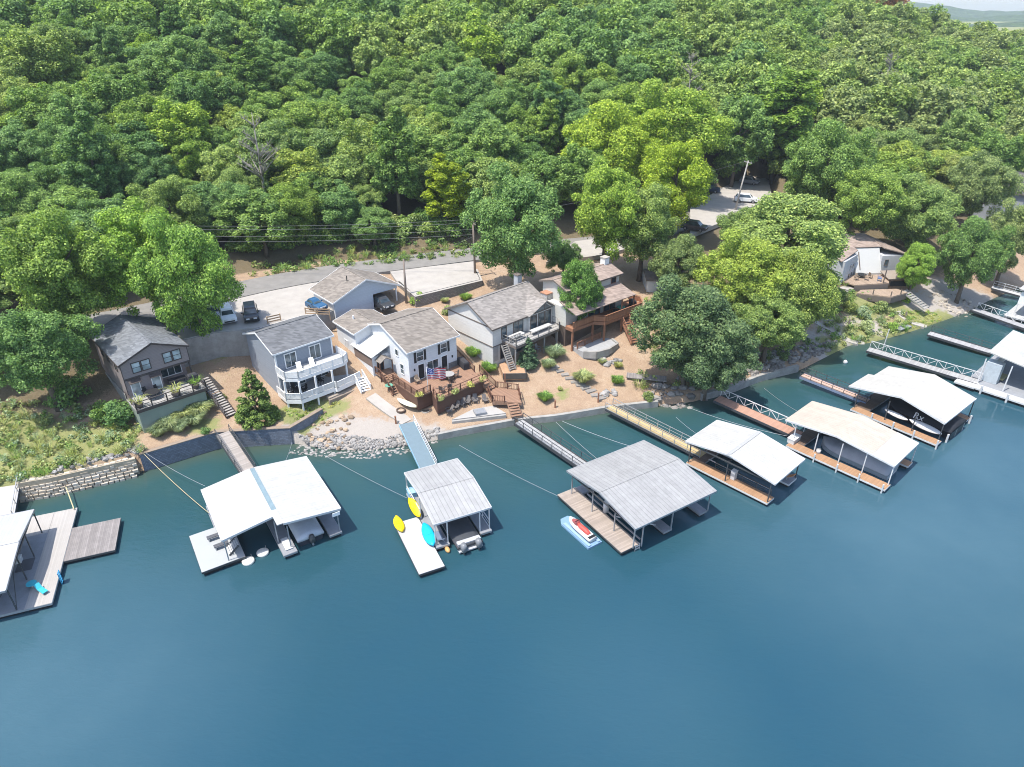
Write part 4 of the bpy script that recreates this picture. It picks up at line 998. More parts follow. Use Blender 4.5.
for x, y in ((-4.8, 1.4), (-1, 1.3), (.15, .15), (3.6, .12), (7.5, .15), (8.9, 1.8)):
    MB().bar((x, y, -1.6), (x, y, 2.4), .22).build('deck_post', RDP, h)
for x, y in ((6.2, .4), (3.6, .3)): MB().bar((x, y, 2.7), (x, y, 5.0), .16).build('roof_post', RDP, h)
stair(h, (4.6, .9, 2.3), (3.1, -3.0, -.4), 1.2, RDP, 12); rail(h, [(5.2, .8, 2.4), (3.75, -2.9, -.4)], RDP, .9, 1.6, .1, 0, 'stair_railing'); rail(h, [(4.0, 1.0, 2.4), (2.5, -2.9, -.4)], RDP, .9, 1.6, .1, 0, 'stair_railing')
rail(h, [(-4.6, .6, -.2), (.2, .9, -.2)], RDP, .95, 1.6, .12, .14, 'patio_fence')
pt = [(-4.6, -.6), (-3.5, -1.9), (-1.5, -2.3), (.8, -1.9), (1.3, -.4), (1.0, 1.6), (-4.6, 1.6)]
MB().prism(pt, -1.2, -.2).build('patio', plain('grey_patio', (.36,.36,.36), .9), h)
m = MB()
for a, b in zip(pt[:5], pt[1:5]): m.bar((a[0], a[1], -.5), (b[0], b[1], -.5), .3, .95)
m.build('patio_wall', CONCD, h)
# ---- white shed
p = at(646, 297.5, 5.4)
h = thing('shed', 'plain white shed with brown roof in the trees right of the brown deck house', 'shed', (p[0], p[1], 5.3), 2)
MB().profile([(0, -1.5), (5, -1.5), (5, 2.9), (2.5, 3.6), (0, 2.9)], 0, 6.2, 'x').build('wall', WS, h)
gable_roof(h, plain('brown_rolled_roof', (.25,.20,.17), .9, .3), 0, 6.2, 0, 5, 2.9, 3.6, 'x', .25, .1)
opening(h, 'F', 4.2, 1.5, .5, .5, 0, WHITE(), GL)
# ---- white lake house on the right
h = thing('lake_house', 'white lake house with a tall blank bay and grey window wing above two brown decks', 'house', (58.5, 111.0, 4.8), 6)
GWL = lined('grey_white_siding', (.52,.53,.55), 2, .2, .07, .2, .03)
MB().profile([(-.3, -2), (3.4, -2), (3.4, 3.9), (2.0, 3.9), (-.3, .2)], 0, 4.6, 'x').build('bay_wall', plain('white_render', (.50,.495,.475), .6, .04), h)
m = MB(); m.M = Matrix.Translation((0, .4, 0)) @ Matrix.Rotation(R(40), 4, 'Z'); m.box((-5.6, 0, -2), (-.02, 5.5, 3.4)); m.build('wing_wall', GWL, h)
m = MB(); m.M = Matrix.Translation((0, .4, 0)) @ Matrix.Rotation(R(40), 4, 'Z')
for x in (-1.2, -2.3): m.box((x-.25, -.05, 1.2), (x+.25, -.003, 2.1)); m.box((x-.25, -.05, -.6), (x+.25, -.003, .5))
m.build('window', GL, h)
m = MB(); m.box((4.62, .6, -2), (8.5, 4.4, 2.9)); m.build('side_wall', GWL, h)
opening(h, 'F', 5.6, 1.2, .5, .9, .6, BT, GL)
m = MB(); m.slab((-4.9, -3.2, 3.5), (.0, .7, 4.05), (-1.4, 6.4, 5.0), (-6.2, 2.6, 4.4), .15); m.slab((-.2, 1.9, 4.1), (4.9, 1.9, 4.1), (4.4, 7.0, 5.0), (-1.3, 6.5, 5.0), .15); m.slab((4.95, 1.0, 4.1), (9, .3, 3.1), (9, 5, 3.1), (4.45, 6.9, 4.95), .15); m.build('roof', PBR, h)
m = MB(); m.bar((.75, .0, .8), (.75, 1.62, 3.4), .12); m.build('downpipe', BT, h)
BD = lined('tan_deck_boards', (.36,.27,.20), 0, .14, .07, .3)
MB().prism([(-4.4, -1.6), (-2.6, -4.6), (3.6, -4.2), (6.0, -.6), (4.6, -.02), (0, -.02)], -.3, -.12).build('upper_deck', BD, h)
MB().prism([(-2.8, -6.0), (1.8, -8.2), (5.6, -6.6), (4.8, -4.9), (-1.4, -4.7)], -1.15, -.95).build('lower_deck', BD, h)
m = MB(); m.bar((-2.6, -4.6, -.9), (3.6, -4.2, -.9), .08, 1.2); m.bar((3.6, -4.2, -.9), (6, -.6, -.9), .08, 1.2); m.build('deck_skirt', BT, h)
m = MB(); m.bar((-2.8, -6, -1.6), (1.8, -8.2, -1.6), .08, .95); m.bar((1.8, -8.2, -1.6), (5.6, -6.6, -1.6), .08, .95); m.build('lower_deck_skirt', BT, h)
for x, y in ((-.6, -6.9), (1.8, -8.0), (4.0, -7.2)): MB().bar((x, y, -.95), (x, y, -.1), .12).build('deck_post', BT, h)
MB().bar((2.6, -4.2, -.15), (2.6, -4.2, 2.2), .14).build('tall_post', BT, h)
stair(h, (5.6, -5.6, -1.0), (7.6, -9.4, -2.7), 1.5, CONCD, 9)
# brown lean-to right of it
p = at(888, 283, 4.2)
h = thing('shed', 'low brown timber shed under trees beside the pebbly beach', 'shed', (p[0], p[1], 3.9), 4)
MB().box((0, 0, -1), (4.6, 2.2, 1.1)).build('wall', lined('brown_shed_boards', (.23,.15,.10), 0, .2, .1, .5), h); MB().slab((-.3, -.4, 1.15), (4.9, -.4, 1.15), (4.9, 2.5, 1.6), (-.3, 2.5, 1.6), .12).build('roof', plain('grey_brown_roof', (.3,.25,.21), .9), h)
MB().box((.4, -.03, -.3), (4.2, -.003, .6)).build('opening', DARK, h)
# ---- grey gabled house cut by the frame
h = thing('lake_house', 'grey gabled house half hidden by olive trees at the photo edge', 'house', (101.5, 136.0, 9.0), 36)
MB().profile([(0, -5), (9, -5), (9, 3.4), (4.5, 6.2), (0, 3.4)], 0, 9, 'y').build('wall', lined('mid_grey_siding', (.33,.35,.38), 2, .2, .07, .2, .03), h)
gable_roof(h, shingle('dark_shingles', (.10,.095,.09)), 0, 9, 0, 9, 3.4, 6.2, 'y', .5, .2, BT)
for x, z in ((2.2, 1.0), (4.6, 1.0), (2.2, -1.8), (4.6, -1.8)): opening(h, 'F', x, z, 1.1, 1.1, 0, BT, GL)

# ================================================================ DOCKS
STEEL = plain('galvanised_steel', (.42,.43,.45), .45, .15, 3, .5); BLKF = plain('black_float', (.02,.022,.025), .6, .3); PW = plain('white_post', (.60,.60,.60), .5)
DKST = plain('dark_steel', (.07,.075,.08), .5)
WROOF = lined('white_metal_roofing', (.465,.455,.43), 0, .4, .09, .3, .05, .5, .2, .4, .0, .4); WROOFY = lined('white_metal_roofing_panels', (.465,.458,.44), 1, .4, .09, .28, .05, .5, .18, .4, 0, .4)
GROOF = lined('grey_galvanised_roofing', (.375,.368,.358), 0, .45, .14, .32, .07, .5, .22, .8, .15, .4); LROOF = lined('pale_grey_roofing', (.395,.388,.378), 0, .45, .13, .4, .07, .5, .2, .7, .1, .4)
CROOF = lined('cream_metal_roofing', (.49,.42,.35), 0, .4, .09, .28, .05, .5, .18, .3, 0, .35); IROOF = lined('ivory_metal_roofing', (.475,.455,.42), 0, .4, .09, .28, .05, .5, .18, .3, 0, .4)
PLW = lined('weathered_grey_planks', (.27,.245,.235), 0, .15, .1, .5, .22, .85, .3); TAN = lined('tan_dock_boards', (.52,.415,.33), 1, .14, .08, .4, .12); ORG = lined('orange_tan_dock_boards', (.38,.225,.13), 1, .14, .08, .35, .12)
WHD = lined('white_dock_planks', (.46,.455,.45), 0, .2, .05, .25, .04, .6, .05); GRC = plain('grey_carpet_and_shade', (.27,.28,.30), .95, .15, 1.5, 0, .1); DBW = lined('dark_brown_boards', (.15,.105,.08), 0, .14, .08, .5, .2)
CDK = plain('pale_concrete_deck', (.42,.40,.375), .9, .1, .8, 0, .15, .2)
def dock(label, c, rot): return thing('boat_dock', label, 'boat dock', (c[0], c[1], 0), rot)
def walk(o, x0, x1, y0, y1, mat, z=.55, edge=STEEL, name='walkway', fl=True, t=.1):
    w = MB().box((x0, y0, z-t), (x1, y1, z)).build(name, mat, o)
    m = MB()
    for a, b in (((x0, y0), (x1, y0)), ((x1, y0), (x1, y1)), ((x1, y1), (x0, y1)), ((x0, y1), (x0, y0))): m.bar((a[0], a[1], z-.12), (b[0], b[1], z-.12), .05, .2)
    m.build('edge_frame', edge, w)
    if fl:
        m = MB(); lx, ly = x1-x0, y1-y0; nx, ny = max(1, round(lx/2.2)), max(1, round(ly/1.6))
        for i in range(nx):
            for j in range(ny):
                m.box((x0+lx*(i+.06)/nx+.06, y0+ly*(j+.1)/ny, -.25), (x0+lx*(i+.94)/nx-.06, y0+ly*(j+.9)/ny, z-t-.06))
        m.build('float', BLKF, w)
    return w
def posts(o, pts, z0, z1, mat, w=.11):
    for x, y in pts: MB().bar((x, y, z0), (x, y, z1 if not callable(z1) else z1(x, y)), w).build('post', mat, o)
def trusses(o, x0, x1, ys, z, mat):
    m = MB()
    for y in ys: m.bar((x0, y, z), (x1, y, z), .08, .16)
    m.bar((x0+.05, ys[0], z), (x0+.05, ys[-1], z), .08, .16); m.bar((x1-.05, ys[0], z), (x1-.05, ys[-1], z), .08, .16); m.build('roof_beam', mat, o)
def ladder(o, x, y, mat, ax=0, z0=-.6, z1=1.3, w=.5):
    m = MB(); d = Vector((1, 0, 0)) if ax == 0 else Vector((0, 1, 0)); p = Vector((x, y, 0))
    for s in (-1, 1): m.tube([p+d*s*w/2+Vector((0,0,z0)), p+d*s*w/2+Vector((0,0,z1))], .035, 6)
    k = z0+.15
    while k < z1: m.bar(p-d*w/2+Vector((0,0,k)), p+d*w/2+Vector((0,0,k)), .1, .05); k += .28
    m.build('ladder', mat, o)

# -- dock cut by the left edge
o = dock('off-white roofed dock with pale deck and a weathered grey plank platform', (-45, 46), 21)
gable_roof(o, lined('off_white_roofing', (.45,.45,.45), 0, .3, .08, .14, .03, .5, .08, .4, .1), -11, 1.5, -6.5, 4.45, 3.2, 3.75, 'x', 0, .1, STEEL, -.9)
CDS = lined('pale_dock_boards', (.40,.375,.35), 0, .16, .06, .25, .06, .85, .08)
walk(o, 1.95, 3.95, -6.08, 7.4, CDS); walk(o, -11, 1.93, 4.2, 7.4, CDS); walk(o, -.9, 1.93, -6.06, 4.18, GRC, .53); walk(o, -9, -.92, -6.05, -4.4, GRC, .53)  # inner deck in darker grey, standing for the roof's shadow
walk(o, 3.97, 8.2, -.75, 4.15, PLW, .5, DKST, 'plank_platform')
posts(o, [(1.4, 4.35), (1.38, .9), (1.38, -2.2), (1.36, -5.9), (-5, -5.9), (-5, 4.3)], .5, 3.2, DKST, .09)
trusses(o, -11, 1.4, [-6.3, -3, .5, 4.3], 3.05, DKST)
m = MB(); m.bar((1.38, -5.9, .6), (1.38, -3.6, 3.1), .06); m.bar((-.5, -5.9, .6), (1.3, -5.9, 3.1), .06); m.build('roof_brace', DKST, o)
TQ = plain('turquoise_paint', (.05,.42,.52), .5)
ladder(o, 4.15, -3.1, plain('blue_ladder', (.04,.25,.45), .5), 1)
MB().box((.2, -.9, .535), (1.5, .7, .575)).build('floor_mat', plain('dark_mat', (.12,.12,.13), .95), o)
def lounger(label, p, rot, mat, z=.55):
    t = thing('lounge_chair', label, 'chair', (p[0], p[1], z), rot)
    MB().slab((-.3, -.7, .36), (.3, -.7, .36), (.3, .45, .36), (-.3, .45, .36), .06).build('seat', mat, t)
    MB().slab((-.3, .45, .36), (.3, .45, .36), (.3, 1.0, .8), (-.3, 1.0, .8), .06).build('backrest', mat, t)
    for x in (-.26, .26):
        for y in (-.6, .4): MB().bar((x, y, 0), (x, y, .33), .05).build('leg', PW, t)
    return t
lounger('turquoise lounge chair on the left-hand dock', at(43, 592, .55), 60, TQ).scale = (.75, .75, .75)
p = at(33, 587, .55); t = thing('side_table', 'small round turquoise table beside the lounge chair', 'table', p)
MB().tube([(0,0,.42),(0,0,.46)], .42, 16).build('tabletop', TQ, t); MB().tube([(0,0,0),(0,0,.42)], .05, 8).build('leg', PW, t)
p = at(18, 562, .55); t = thing('storage_bin', 'white bin on the shaded part of the left-hand dock', 'bin', p, 20)
MB().box((-.35,-.3,0),(.35,.3,.5)).build('body', PW, t); MB().box((-.38,-.33,.5),(.38,.33,.58)).build('lid', WHITE(), t)

# -- big white dock
o = dock('big white roofed dock with white swim platform and a covered boat in its slip', (-24, 52.5), 33)
m = MB(); m.slab((-.08, -3.95, 3.85), (-.08, 4.75, 3.85), (-4.85, 4.75, 3.2), (-4.85, -3.95, 3.2), .1); r = m.build('roof_left_slope', WROOFY, o); r.name = 'roof_slope'
add_bounce_blocker(r, [(-.08, -3.95, 3.85), (-.08, 4.75, 3.85), (-4.85, 4.75, 3.2), (-4.85, -3.95, 3.2)], [(.38, -5.45, 3.85), (5.65, -5.45, 3.2), (5.65, 4.75, 3.2), (.38, 4.75, 3.85)])
m = MB(); m.slab((.38, -5.45, 3.85), (5.65, -5.45, 3.2), (5.65, 4.75, 3.2), (.38, 4.75, 3.85), .1); m.build('roof_slope', WROOFY, o)
m = MB(); m.slab((-.07, -3.1, 3.80), (.37, -3.1, 3.80), (.37, 4.75, 3.80), (-.07, 4.75, 3.80), .06); m.build('roof_gutter', plain('blue_grey_strip', (.20,.275,.31), .5), o)
m = MB(); m.slab((-.25, -5.45, 3.87), (.37, -5.45, 3.86), (.37, -3.11, 3.86), (-.25, -3.11, 3.87), .1); m.build('roof_flap', WROOFY, o)
m = MB(); m.bar((.3, -5.48, 3.74), (5.65, -5.48, 3.09), .05, .22); m.bar((5.68, -5.45, 3.1), (5.68, 4.75, 3.1), .05, .22); m.bar((-4.85, -3.98, 3.09), (-.1, -3.98, 3.74), .05, .22); m.bar((-4.88, -3.95, 3.1), (-4.88, 4.75, 3.1), .05, .22); m.build('fascia', PW, o)
PLAT = plain('pale_platform', (.37,.385,.39), .6, .05, .8)
walk(o, -7.1, -3.3, -4.05, 1.65, PLAT, .6, DKST, 'swim_platform'); walk(o, -4.8, -3.3, 1.67, 4.5, GRC); walk(o, -4.78, 5.4, 4.52, 5.6, GRC)
walk(o, -3.28, -.32, 2.9, 4.5, GRC); walk(o, -.3, .95, -5.9, 4.5, GRC); walk(o, 4.2, 5.4, -5.6, 4.5, GRC)
posts(o, [(-4.7, -3.8), (-4.7, .5), (-4.7, 4.6), (-.2, -3.8), (-.2, 4.6), (.6, -5.2), (.6, 0), (5.3, -5.3), (5.3, -1), (5.3, 4.6)], .5, 3.2, STEEL, .1)
m = MB()
for k in range(6): m.box((-4.5+.17*k, -3.2, .7+.13*k), (-4.37+.17*k, -2.0, .74+.13*k))
m.build('boarding_steps', PW, o); m = MB(); m.bar((-4.5, -3.25, .65), (-3.55, -3.25, 1.4), .06, .2); m.bar((-4.5, -1.95, .65), (-3.55, -1.95, 1.4), .06, .2); m.build('step_stringer', DKST, o)
m = MB(); m.bar((-3.2, 2.2, 1.3), (-.4, 2.2, 1.3), .1); m.bar((-3.2, 2.6, .9), (-.4, 2.6, .9), .1); m.build('slip_rail', STEEL, o)
MB().box((4.75, -5.56, 2.55), (5.5, -5.51, 2.95)).build('number_sign', plain('white_sign', (.82,.82,.82), .5, .02), o)
MB().box((.05, -5.4, .61), (.7, -3.6, .68)).build('deck_pad', PW, o)
for u, v in ((216, 538.5), (223, 547)):
    p = at(u, v, .6); t = thing('bench', 'small grey bench on the white swim platform, ' + ('the one nearer the roof eave corner' if u > 218 else 'the one nearer the shore'), 'bench', p, 33)
    MB().box((-.75,-.22,.36),(.55,.22,.44)).build('seat', plain('grey_bench', (.10,.105,.12), .7), t)
    for x in (-.62, .42): MB().box((x-.05,-.2,0),(x+.05,.2,.36)).build('leg', STEEL, t)
for u, v, w in ((248.5, 562, 'nearer the swim platform'), (263, 553.5, 'inside the open slip')):
    p = at(u, v, 0); t = thing('swim_float', 'round white floating stool on the water, the one ' + w, 'float', (p[0], p[1], .05))
    m = MB(); m.tube([(0,0,-.12),(0,0,.0),(0,0,.16),(0,0,.22)], [.5,.56,.56,.46], 20); m.build('disc', plain('off_white_vinyl', (.72,.70,.64), .5), t, True)
    MB().tube([(.3,.2,.2),(.3,.2,.75)], .02, 6).build('handle', STEEL, t)

def hull_rings(L, W, H, n=14, z0=-.25, bow=.38, tumble=.92):
    rings = []
    for i in range(n+1):
        s = i/n; y = -L/2+L*s; k = 1 if s < 1-bow else math.sqrt(max(0, 1-((s-1+bow)/bow)**2)); w = max(.02, W/2*k); e = .12*max(0, (s-.5)*2)**2
        rings.append([(-w*.35, y, z0+e*2), (w*.35, y, z0+e*2), (w*.86, y, z0+.28*H+e), (w, y, z0+H+e), (-w, y, z0+H+e), (-w*.86, y, z0+.28*H+e)])
    return rings
def boat(label, c, rot, L, W, H, hull, cover=None, crown=.5, engine=None, z0=-.25):
    """bow towards +y; a fitted cover rises over the cockpit"""
    t = thing('motor_boat', label, 'boat', (c[0], c[1], 0), rot)
    MB().loft(hull_rings(L, W, H, z0=z0)).build('hull', hull, t, False)
    if cover:
        rings = []
        for i in range(15):
            s = i/14; y = -L/2+L*s-.02; k = 1 if s < .62 else math.sqrt(max(0, 1-((s-.62)/.38)**2)); w = max(.03, W/2*k*1.03); e = .12*max(0, (s-.5)*2)**2
            hh = crown*(.35+.65*math.sin(math.pi*min(1, s*1.15+.08)))*(1+.06*math.sin(i*2.1)); zb = z0+H+e
            rings.append([(-w, y, zb-.16), (w, y, zb-.16), (w, y, zb+.05), (w*.62, y, zb+hh*.75), (w*.12, y, zb+hh), (-w*.12, y, zb+hh), (-w*.62, y, zb+hh*.75), (-w, y, zb+.05)])
        MB().loft(rings).build('boat_cover', cover, t, True)
    if engine:
        g = MB(); g.loft([[(x*a, -L/2-.42+y*a*.8, z) for x, y in ((-.24,-.28),(.24,-.28),(.26,.2),(.16,.34),(-.16,.34),(-.26,.2))] for a, z in ((.6,.35),(1,.5),(1.05,.95),(.75,1.2))]); e = g.build('outboard', engine, t, True)
        MB().box((-.08, -L/2-.5, -.6), (.08, -L/2-.25, .45)).build('drive_leg', STEEL, e)
    return t
def loc2w(c, rot, x, y): a = R(rot); return (c[0]+x*math.cos(a)-y*math.sin(a), c[1]+x*math.sin(a)+y*math.cos(a))
boat('boat under a pale silver cover in the big white dock', loc2w((-24, 52.5), 33, 2.6, -1.4), 33, 7.0, 2.5, .95, plain('dark_navy_hull', (.05,.055,.07), .3), plain('silver_cover', (.55,.58,.62), .7, .15, 1.2), .6, DKST)

# -- small lilac-grey dock
o = dock('small single slip dock with pale grey ribbed roof, kayaks at its side', (-6.5, 53), 25.6)
gable_roof(o, LROOF, -2.5, 3.3, -3.6, 5.2, 3.1, 3.65, 'x', 0, .1, PW, .8)
walk(o, -2.5, -1.15, -3.85, 5.2, GRC); walk(o, 2.05, 3.2, -3.85, 5.2, GRC); walk(o, -1.13, 2.03, 3.7, 5.2, GRC)
posts(o, [(-2.4, -3.5), (-2.4, .8), (-2.4, 5.05), (3.1, -3.5), (3.1, .8), (3.1, 5.05), (-1.2, -3.5), (2.1, -3.5)], .5, 3.1, PW, .1)
rail(o, [(-2.42, 5.0, .55), (-2.42, 1.0, .55)], PW, 1.0, 1.4, .06, 0); rail(o, [(3.12, -3.4, .55), (3.12, 4.8, .55)], PW, 1.0, 1.6, .06, 0)
m = MB(); m.bar((-1.2, -3.7, 1.5), (-1.2, 1.5, 1.5), .05); m.build('lift_rail', STEEL, o)
t = thing('swim_platform', 'white plank swim platform beside the small grey roofed dock', 'platform', (-6.5, 53, 0), 25.6)
walk(t, -5.05, -2.62, -6.4, 1.15, WHD, .55, DKST, 'platform_deck')
def kayak(name, label, p, q, w, mat, roll=0, lift=0, cat='kayak'):
    a, b = Vector(p), Vector(q); c = (a+b)/2; d = b-a; L = d.length
    t = thing(name, label, cat, c); t.rotation_mode = 'QUATERNION'
    t.rotation_quaternion = d.to_track_quat('Y', 'Z') @ Matrix.Rotation(R(roll), 4, 'Y').to_quaternion()
    rings = []
    for i in range(13):
        s = -1+2*i/12; k = max(.04, (1-abs(s)**2.3))**.6*w/2; z = .1*abs(s)**3
        rings.append([(-k*.6, s*L/2, -.12+z), (k*.6, s*L/2, -.12+z), (k, s*L/2, .03+z), (k*.8, s*L/2, .11+z), (-k*.8, s*L/2, .11+z), (-k, s*L/2, .03+z)])
    MB().loft(rings).build('hull', mat, t, True)
    m = MB(); m.box((-w*.24, -L*.2, .112), (w*.24, L*.02, .135)); m.build('seat_pad', mat, t)
    return t
YEL = plain('yellow_plastic', (.80,.56,.01), .45, .06); CY = plain('cyan_plastic', (.01,.40,.64), .4, .06)
kayak('kayak', 'yellow kayak leaning against the side of the small grey roofed dock', at(409.5, 498.5, 1.5), at(420.5, 517, .9), .95, YEL, 38)
kayak('kayak', 'yellow kayak lying over the shore corner of the white swim platform', at(396, 517, .72), at(402, 532, .72), 1.0, YEL, -8)
kayak('kayak', 'bright blue kayak lying between the white swim platform and the dock', at(424, 524, 1.0), at(433.5, 546, .8), 1.1, CY, 14)
p = at(412, 495, .55); t = thing('dock_box', 'pale blue storage box on the walkway of the small grey roofed dock', 'box', p, 25.6)
MB().box((-.4,-.5,0),(.4,.5,.55)).build('body', plain('pale_blue_box', (.25,.47,.62), .5), t); MB().box((-.43,-.53,.55),(.43,.53,.62)).build('lid', plain('pale_blue_lid', (.33,.55,.68), .5), t)
GRB = plain('mid_grey_gelcoat', (.20,.21,.225), .4, .2, 2)
t = boat('grey motor boat backed into the small grey roofed dock with two outboards', loc2w((-6.5, 53), 25.6, .5, -2.1), 25.6, 5.6, 2.5, .9, GRB, plain('charcoal_canvas', (.06,.065,.075), .8), .35)
for s in (-.75, .75):
    g = MB(); g.loft([[(s+x*a, -3.1+y*a, z) for x, y in ((-.24,-.3),(.24,-.3),(.26,.2),(.16,.34),(-.16,.34),(-.26,.2))] for a, z in ((.6,.3),(1,.5),(1.05,1.0),(.7,1.25))]); g.build('outboard', GRB, t, True)
    MB().box((s-.08,-3.2,-.6),(s+.08,-2.95,.5)).build('drive_leg', DKST, t)
m = MB(); m.box((-1.2, -3.05, .2), (1.2, -2.6, .32)); m.box((-1.15,-2.7,.62),(1.15,-2.2,.95)); m.build('swim_step', plain('pale_grey_step', (.45,.46,.48), .6), t)
for u, v, w in ((447.5, 550, 'left'), (470.5, 545, 'right')):
    p = at(u, v, .1); q = thing('fender', 'tan fender floating at the ' + ('far' if w == 'right' else 'near') + ' side of the grey boat\'s stern', 'fender', p, 25)
    m = MB(); m.ball((0,0,.05), (.24,.42,.22), 12, 8); m.build('body', plain('tan_fender', (.62,.36,.14), .5), q, True); MB().tube([(0,.4,.1),(0,.7,.5)], .02, 5).build('line', PW, q)
lounger('grey folding chair on the front of the small grey roofed dock', loc2w((-6.5, 53), 25.6, -1.8, -2.8), 200, plain('blue_grey_sling', (.16,.2,.27), .8))

# -- grey galvanised double dock
C3 = (12.8, 55.3)
o = dock('large double slip dock with a ribbed galvanised roof and plank side walkway', C3, 32.3)
gable_roof(o, GROOF, -5.2, 5.25, -5.35, 5.2, 3.15, 3.85, 'x', 0, .1, STEEL, 0)
walk(o, -6.25, -3.95, -4.9, 5.25, lined('weathered_tan_planks', (.36,.30,.255), 1, .16, .08, .4, .16, .85, .18), .55, DKST); walk(o, -3.93, 5.1, 4.0, 5.2, GRC); walk(o, -.95, .1, -4.95, 3.98, GRC); walk(o, 3.95, 5.0, -4.85, 3.98, GRC)
posts(o, [(-4.9, -5.0), (-4.9, -2.2), (-4.9, 1.2), (-4.9, 4.6), (-4.05, -5.2), (5.0, -4.9), (5.0, 0), (5.0, 4.8), (0, -4.9)], .5, 3.15, STEEL, .1)
trusses(o, -5.1, 5.1, [-5.1, -1.8, 1.8, 5.0], 3.02, DKST)
ladder(o, -4.35, -5.0, PW, 0, -.5, .75, .55)
m = MB(); m.bar((-3.7, -4.6, .75), (-3.7, 3.5, .75), .12); m.bar((-1.2, -4.6, .75), (-1.2, 3.5, .75), .12); m.build('boat_lift', STEEL, o)
m = MB(); m.bar((-3.6, -1.0, .9), (-1.2, -4.0, .9), .1); m.bar((-3.5, 3.2, 2.6), (-3.4, -3.6, 1.0), .09); m.build('lift_arm', PW, o)
p = loc2w(C3, 32.3, -3.7, .5); t = thing('water_tank', 'white upright cylinder tank under the galvanised dock roof', 'tank', (p[0], p[1], .55))
m = MB(); m.tube([(0,0,0),(0,0,1.2),(0,0,1.32)], [.3,.3,.18], 14); m.build('body', plain('grey_white_plastic', (.55,.56,.57), .5), t, True); MB().tube([(0,0,1.32),(0,0,1.4)], .08, 10).build('cap', DKST, t)
# watercraft on a floating lift
c = loc2w(C3, 32.3, -7.45, -.2); t = thing('jet_ski_lift', 'pale blue floating drive-on lift beside the plank walkway', 'floating lift', (c[0], c[1], 0), 34)
m = MB(); m.loft([[(-.85,-2.3,z),(.85,-2.3,z),(.85,1.9,z),(.45,2.5,z),(-.45,2.5,z),(-.85,1.9,z)] for z in (-.15,.12,.2)]); m.build('float_body', plain('pale_blue_plastic', (.19,.31,.45), .5, .08), t)
m = MB(); m.box((-.75,-2.2,.205),(-.42,1.7,.34)); m.box((.42,-2.2,.205),(.75,1.7,.34)); m.build('bunk', plain('blue_white_plastic', (.28,.40,.53), .5), t)
t = thing('jet_ski', 'white personal watercraft with red seat parked on the pale blue lift', 'jet ski', (c[0], c[1], .3), 34)
rings = []
for i in range(13):
    s = i/12; y = -1.9+3.5*s; k = .55 if s < .55 else .55*math.sqrt(max(.01, 1-((s-.55)/.46)**2)); e = .18*max(0, (s-.5)*2)**2
    rings.append([(-k*.5, y, e), (k*.5, y, e), (k, y, .3+e), (k*.75, y, .48+e), (-k*.75, y, .48+e), (-k, y, .3+e)])
MB().loft(rings).build('hull', plain('white_gelcoat', (.62,.62,.61), .25, .03), t, True)
RED = plain('red_vinyl', (.62,.10,.08), .5); MB().loft([[(-w, y, .46), (w, y, .46), (w*.75, y, z), (-w*.75, y, z)] for y, w, z in ((-1.35,.2,.66),(-.9,.26,.78),(-.1,.25,.74),(.25,.18,.8))]).build('seat', RED, t, True)
m = MB(); m.loft([[(-w, y, .46), (w, y, .46), (w*.7, y, z), (-w*.7, y, z)] for y, w, z in ((.3,.26,.95),(.55,.3,.92),(1.0,.24,.7),(1.35,.1,.56))]); m.build('bow_cowl', plain('dark_red_cowl', (.35,.09,.09), .3), t, True)
MB().tube([(-.42,.35,1.0),(0,.42,1.02),(.42,.35,1.0)], .035, 6).build('handlebar', BLKF, t); MB().box((-.4,-1.88,.3),(.4,-1.55,.49)).build('stern_pad', BLKF, t)

# -- white dock with orange tan walkway
C4 = (24.9, 60.8)
o = dock('single slip dock with plain white roof and orange tan walkway, an empty dark slip inside', C4, 43.3)
gable_roof(o, WROOF, -3.15, 3.15, -5.35, 5.2, 3.1, 3.95, 'x', 0, .1, PW, 0)
MB().bar((-3.16, .02, 4.075), (3.16, .02, 4.075), .36, .03).build('ridge_flashing', plain('grey_flashing', (.38,.38,.38), .5), o)
walk(o, -3.15, -1.75, -5.0, 4.75, ORG, .55, PW); walk(o, -1.73, 3.1, 3.3, 4.75, DBW); walk(o, 1.4, 3.1, -5.0, 3.28, GRC, .55, PW)
posts(o, [(-2.95, -4.9), (-2.95, 0), (-2.95, 4.6), (3.0, -4.9), (3.0, 0), (3.0, 4.6)], .5, 3.1, DKST, .1); trusses(o, -3.05, 3.05, [-5.1, 0, 5.0], 2.98, DKST)
rail(o, [(-1.72, -4.6, .55), (-1.72, 2.0, .55)], DKST, .75, 1.6, .05, 0); m = MB(); m.bar((-1.5, -4.5, 1.1), (-1.5, 3, 1.1), .08); m.build('slip_bumper', PW, o)
p = loc2w(C4, 43.3, -2.0, -.4); t = thing('dock_locker', 'small white locker halfway along the orange tan walkway', 'locker', (p[0], p[1], .55), 43)
MB().box((-.28,-.25,0),(.28,.25,1.0)).build('body', PW, t, bevel=.03); MB().box((-.31,-.28,1.0),(.31,.28,1.07)).build('lid', WHITE(), t)
lounger('orange cushioned lounge chair at the lake end of the plain white dock', loc2w(C4, 43.3, 2.3, -4.0), 225, plain('orange_cushion', (.62,.27,.12), .8))
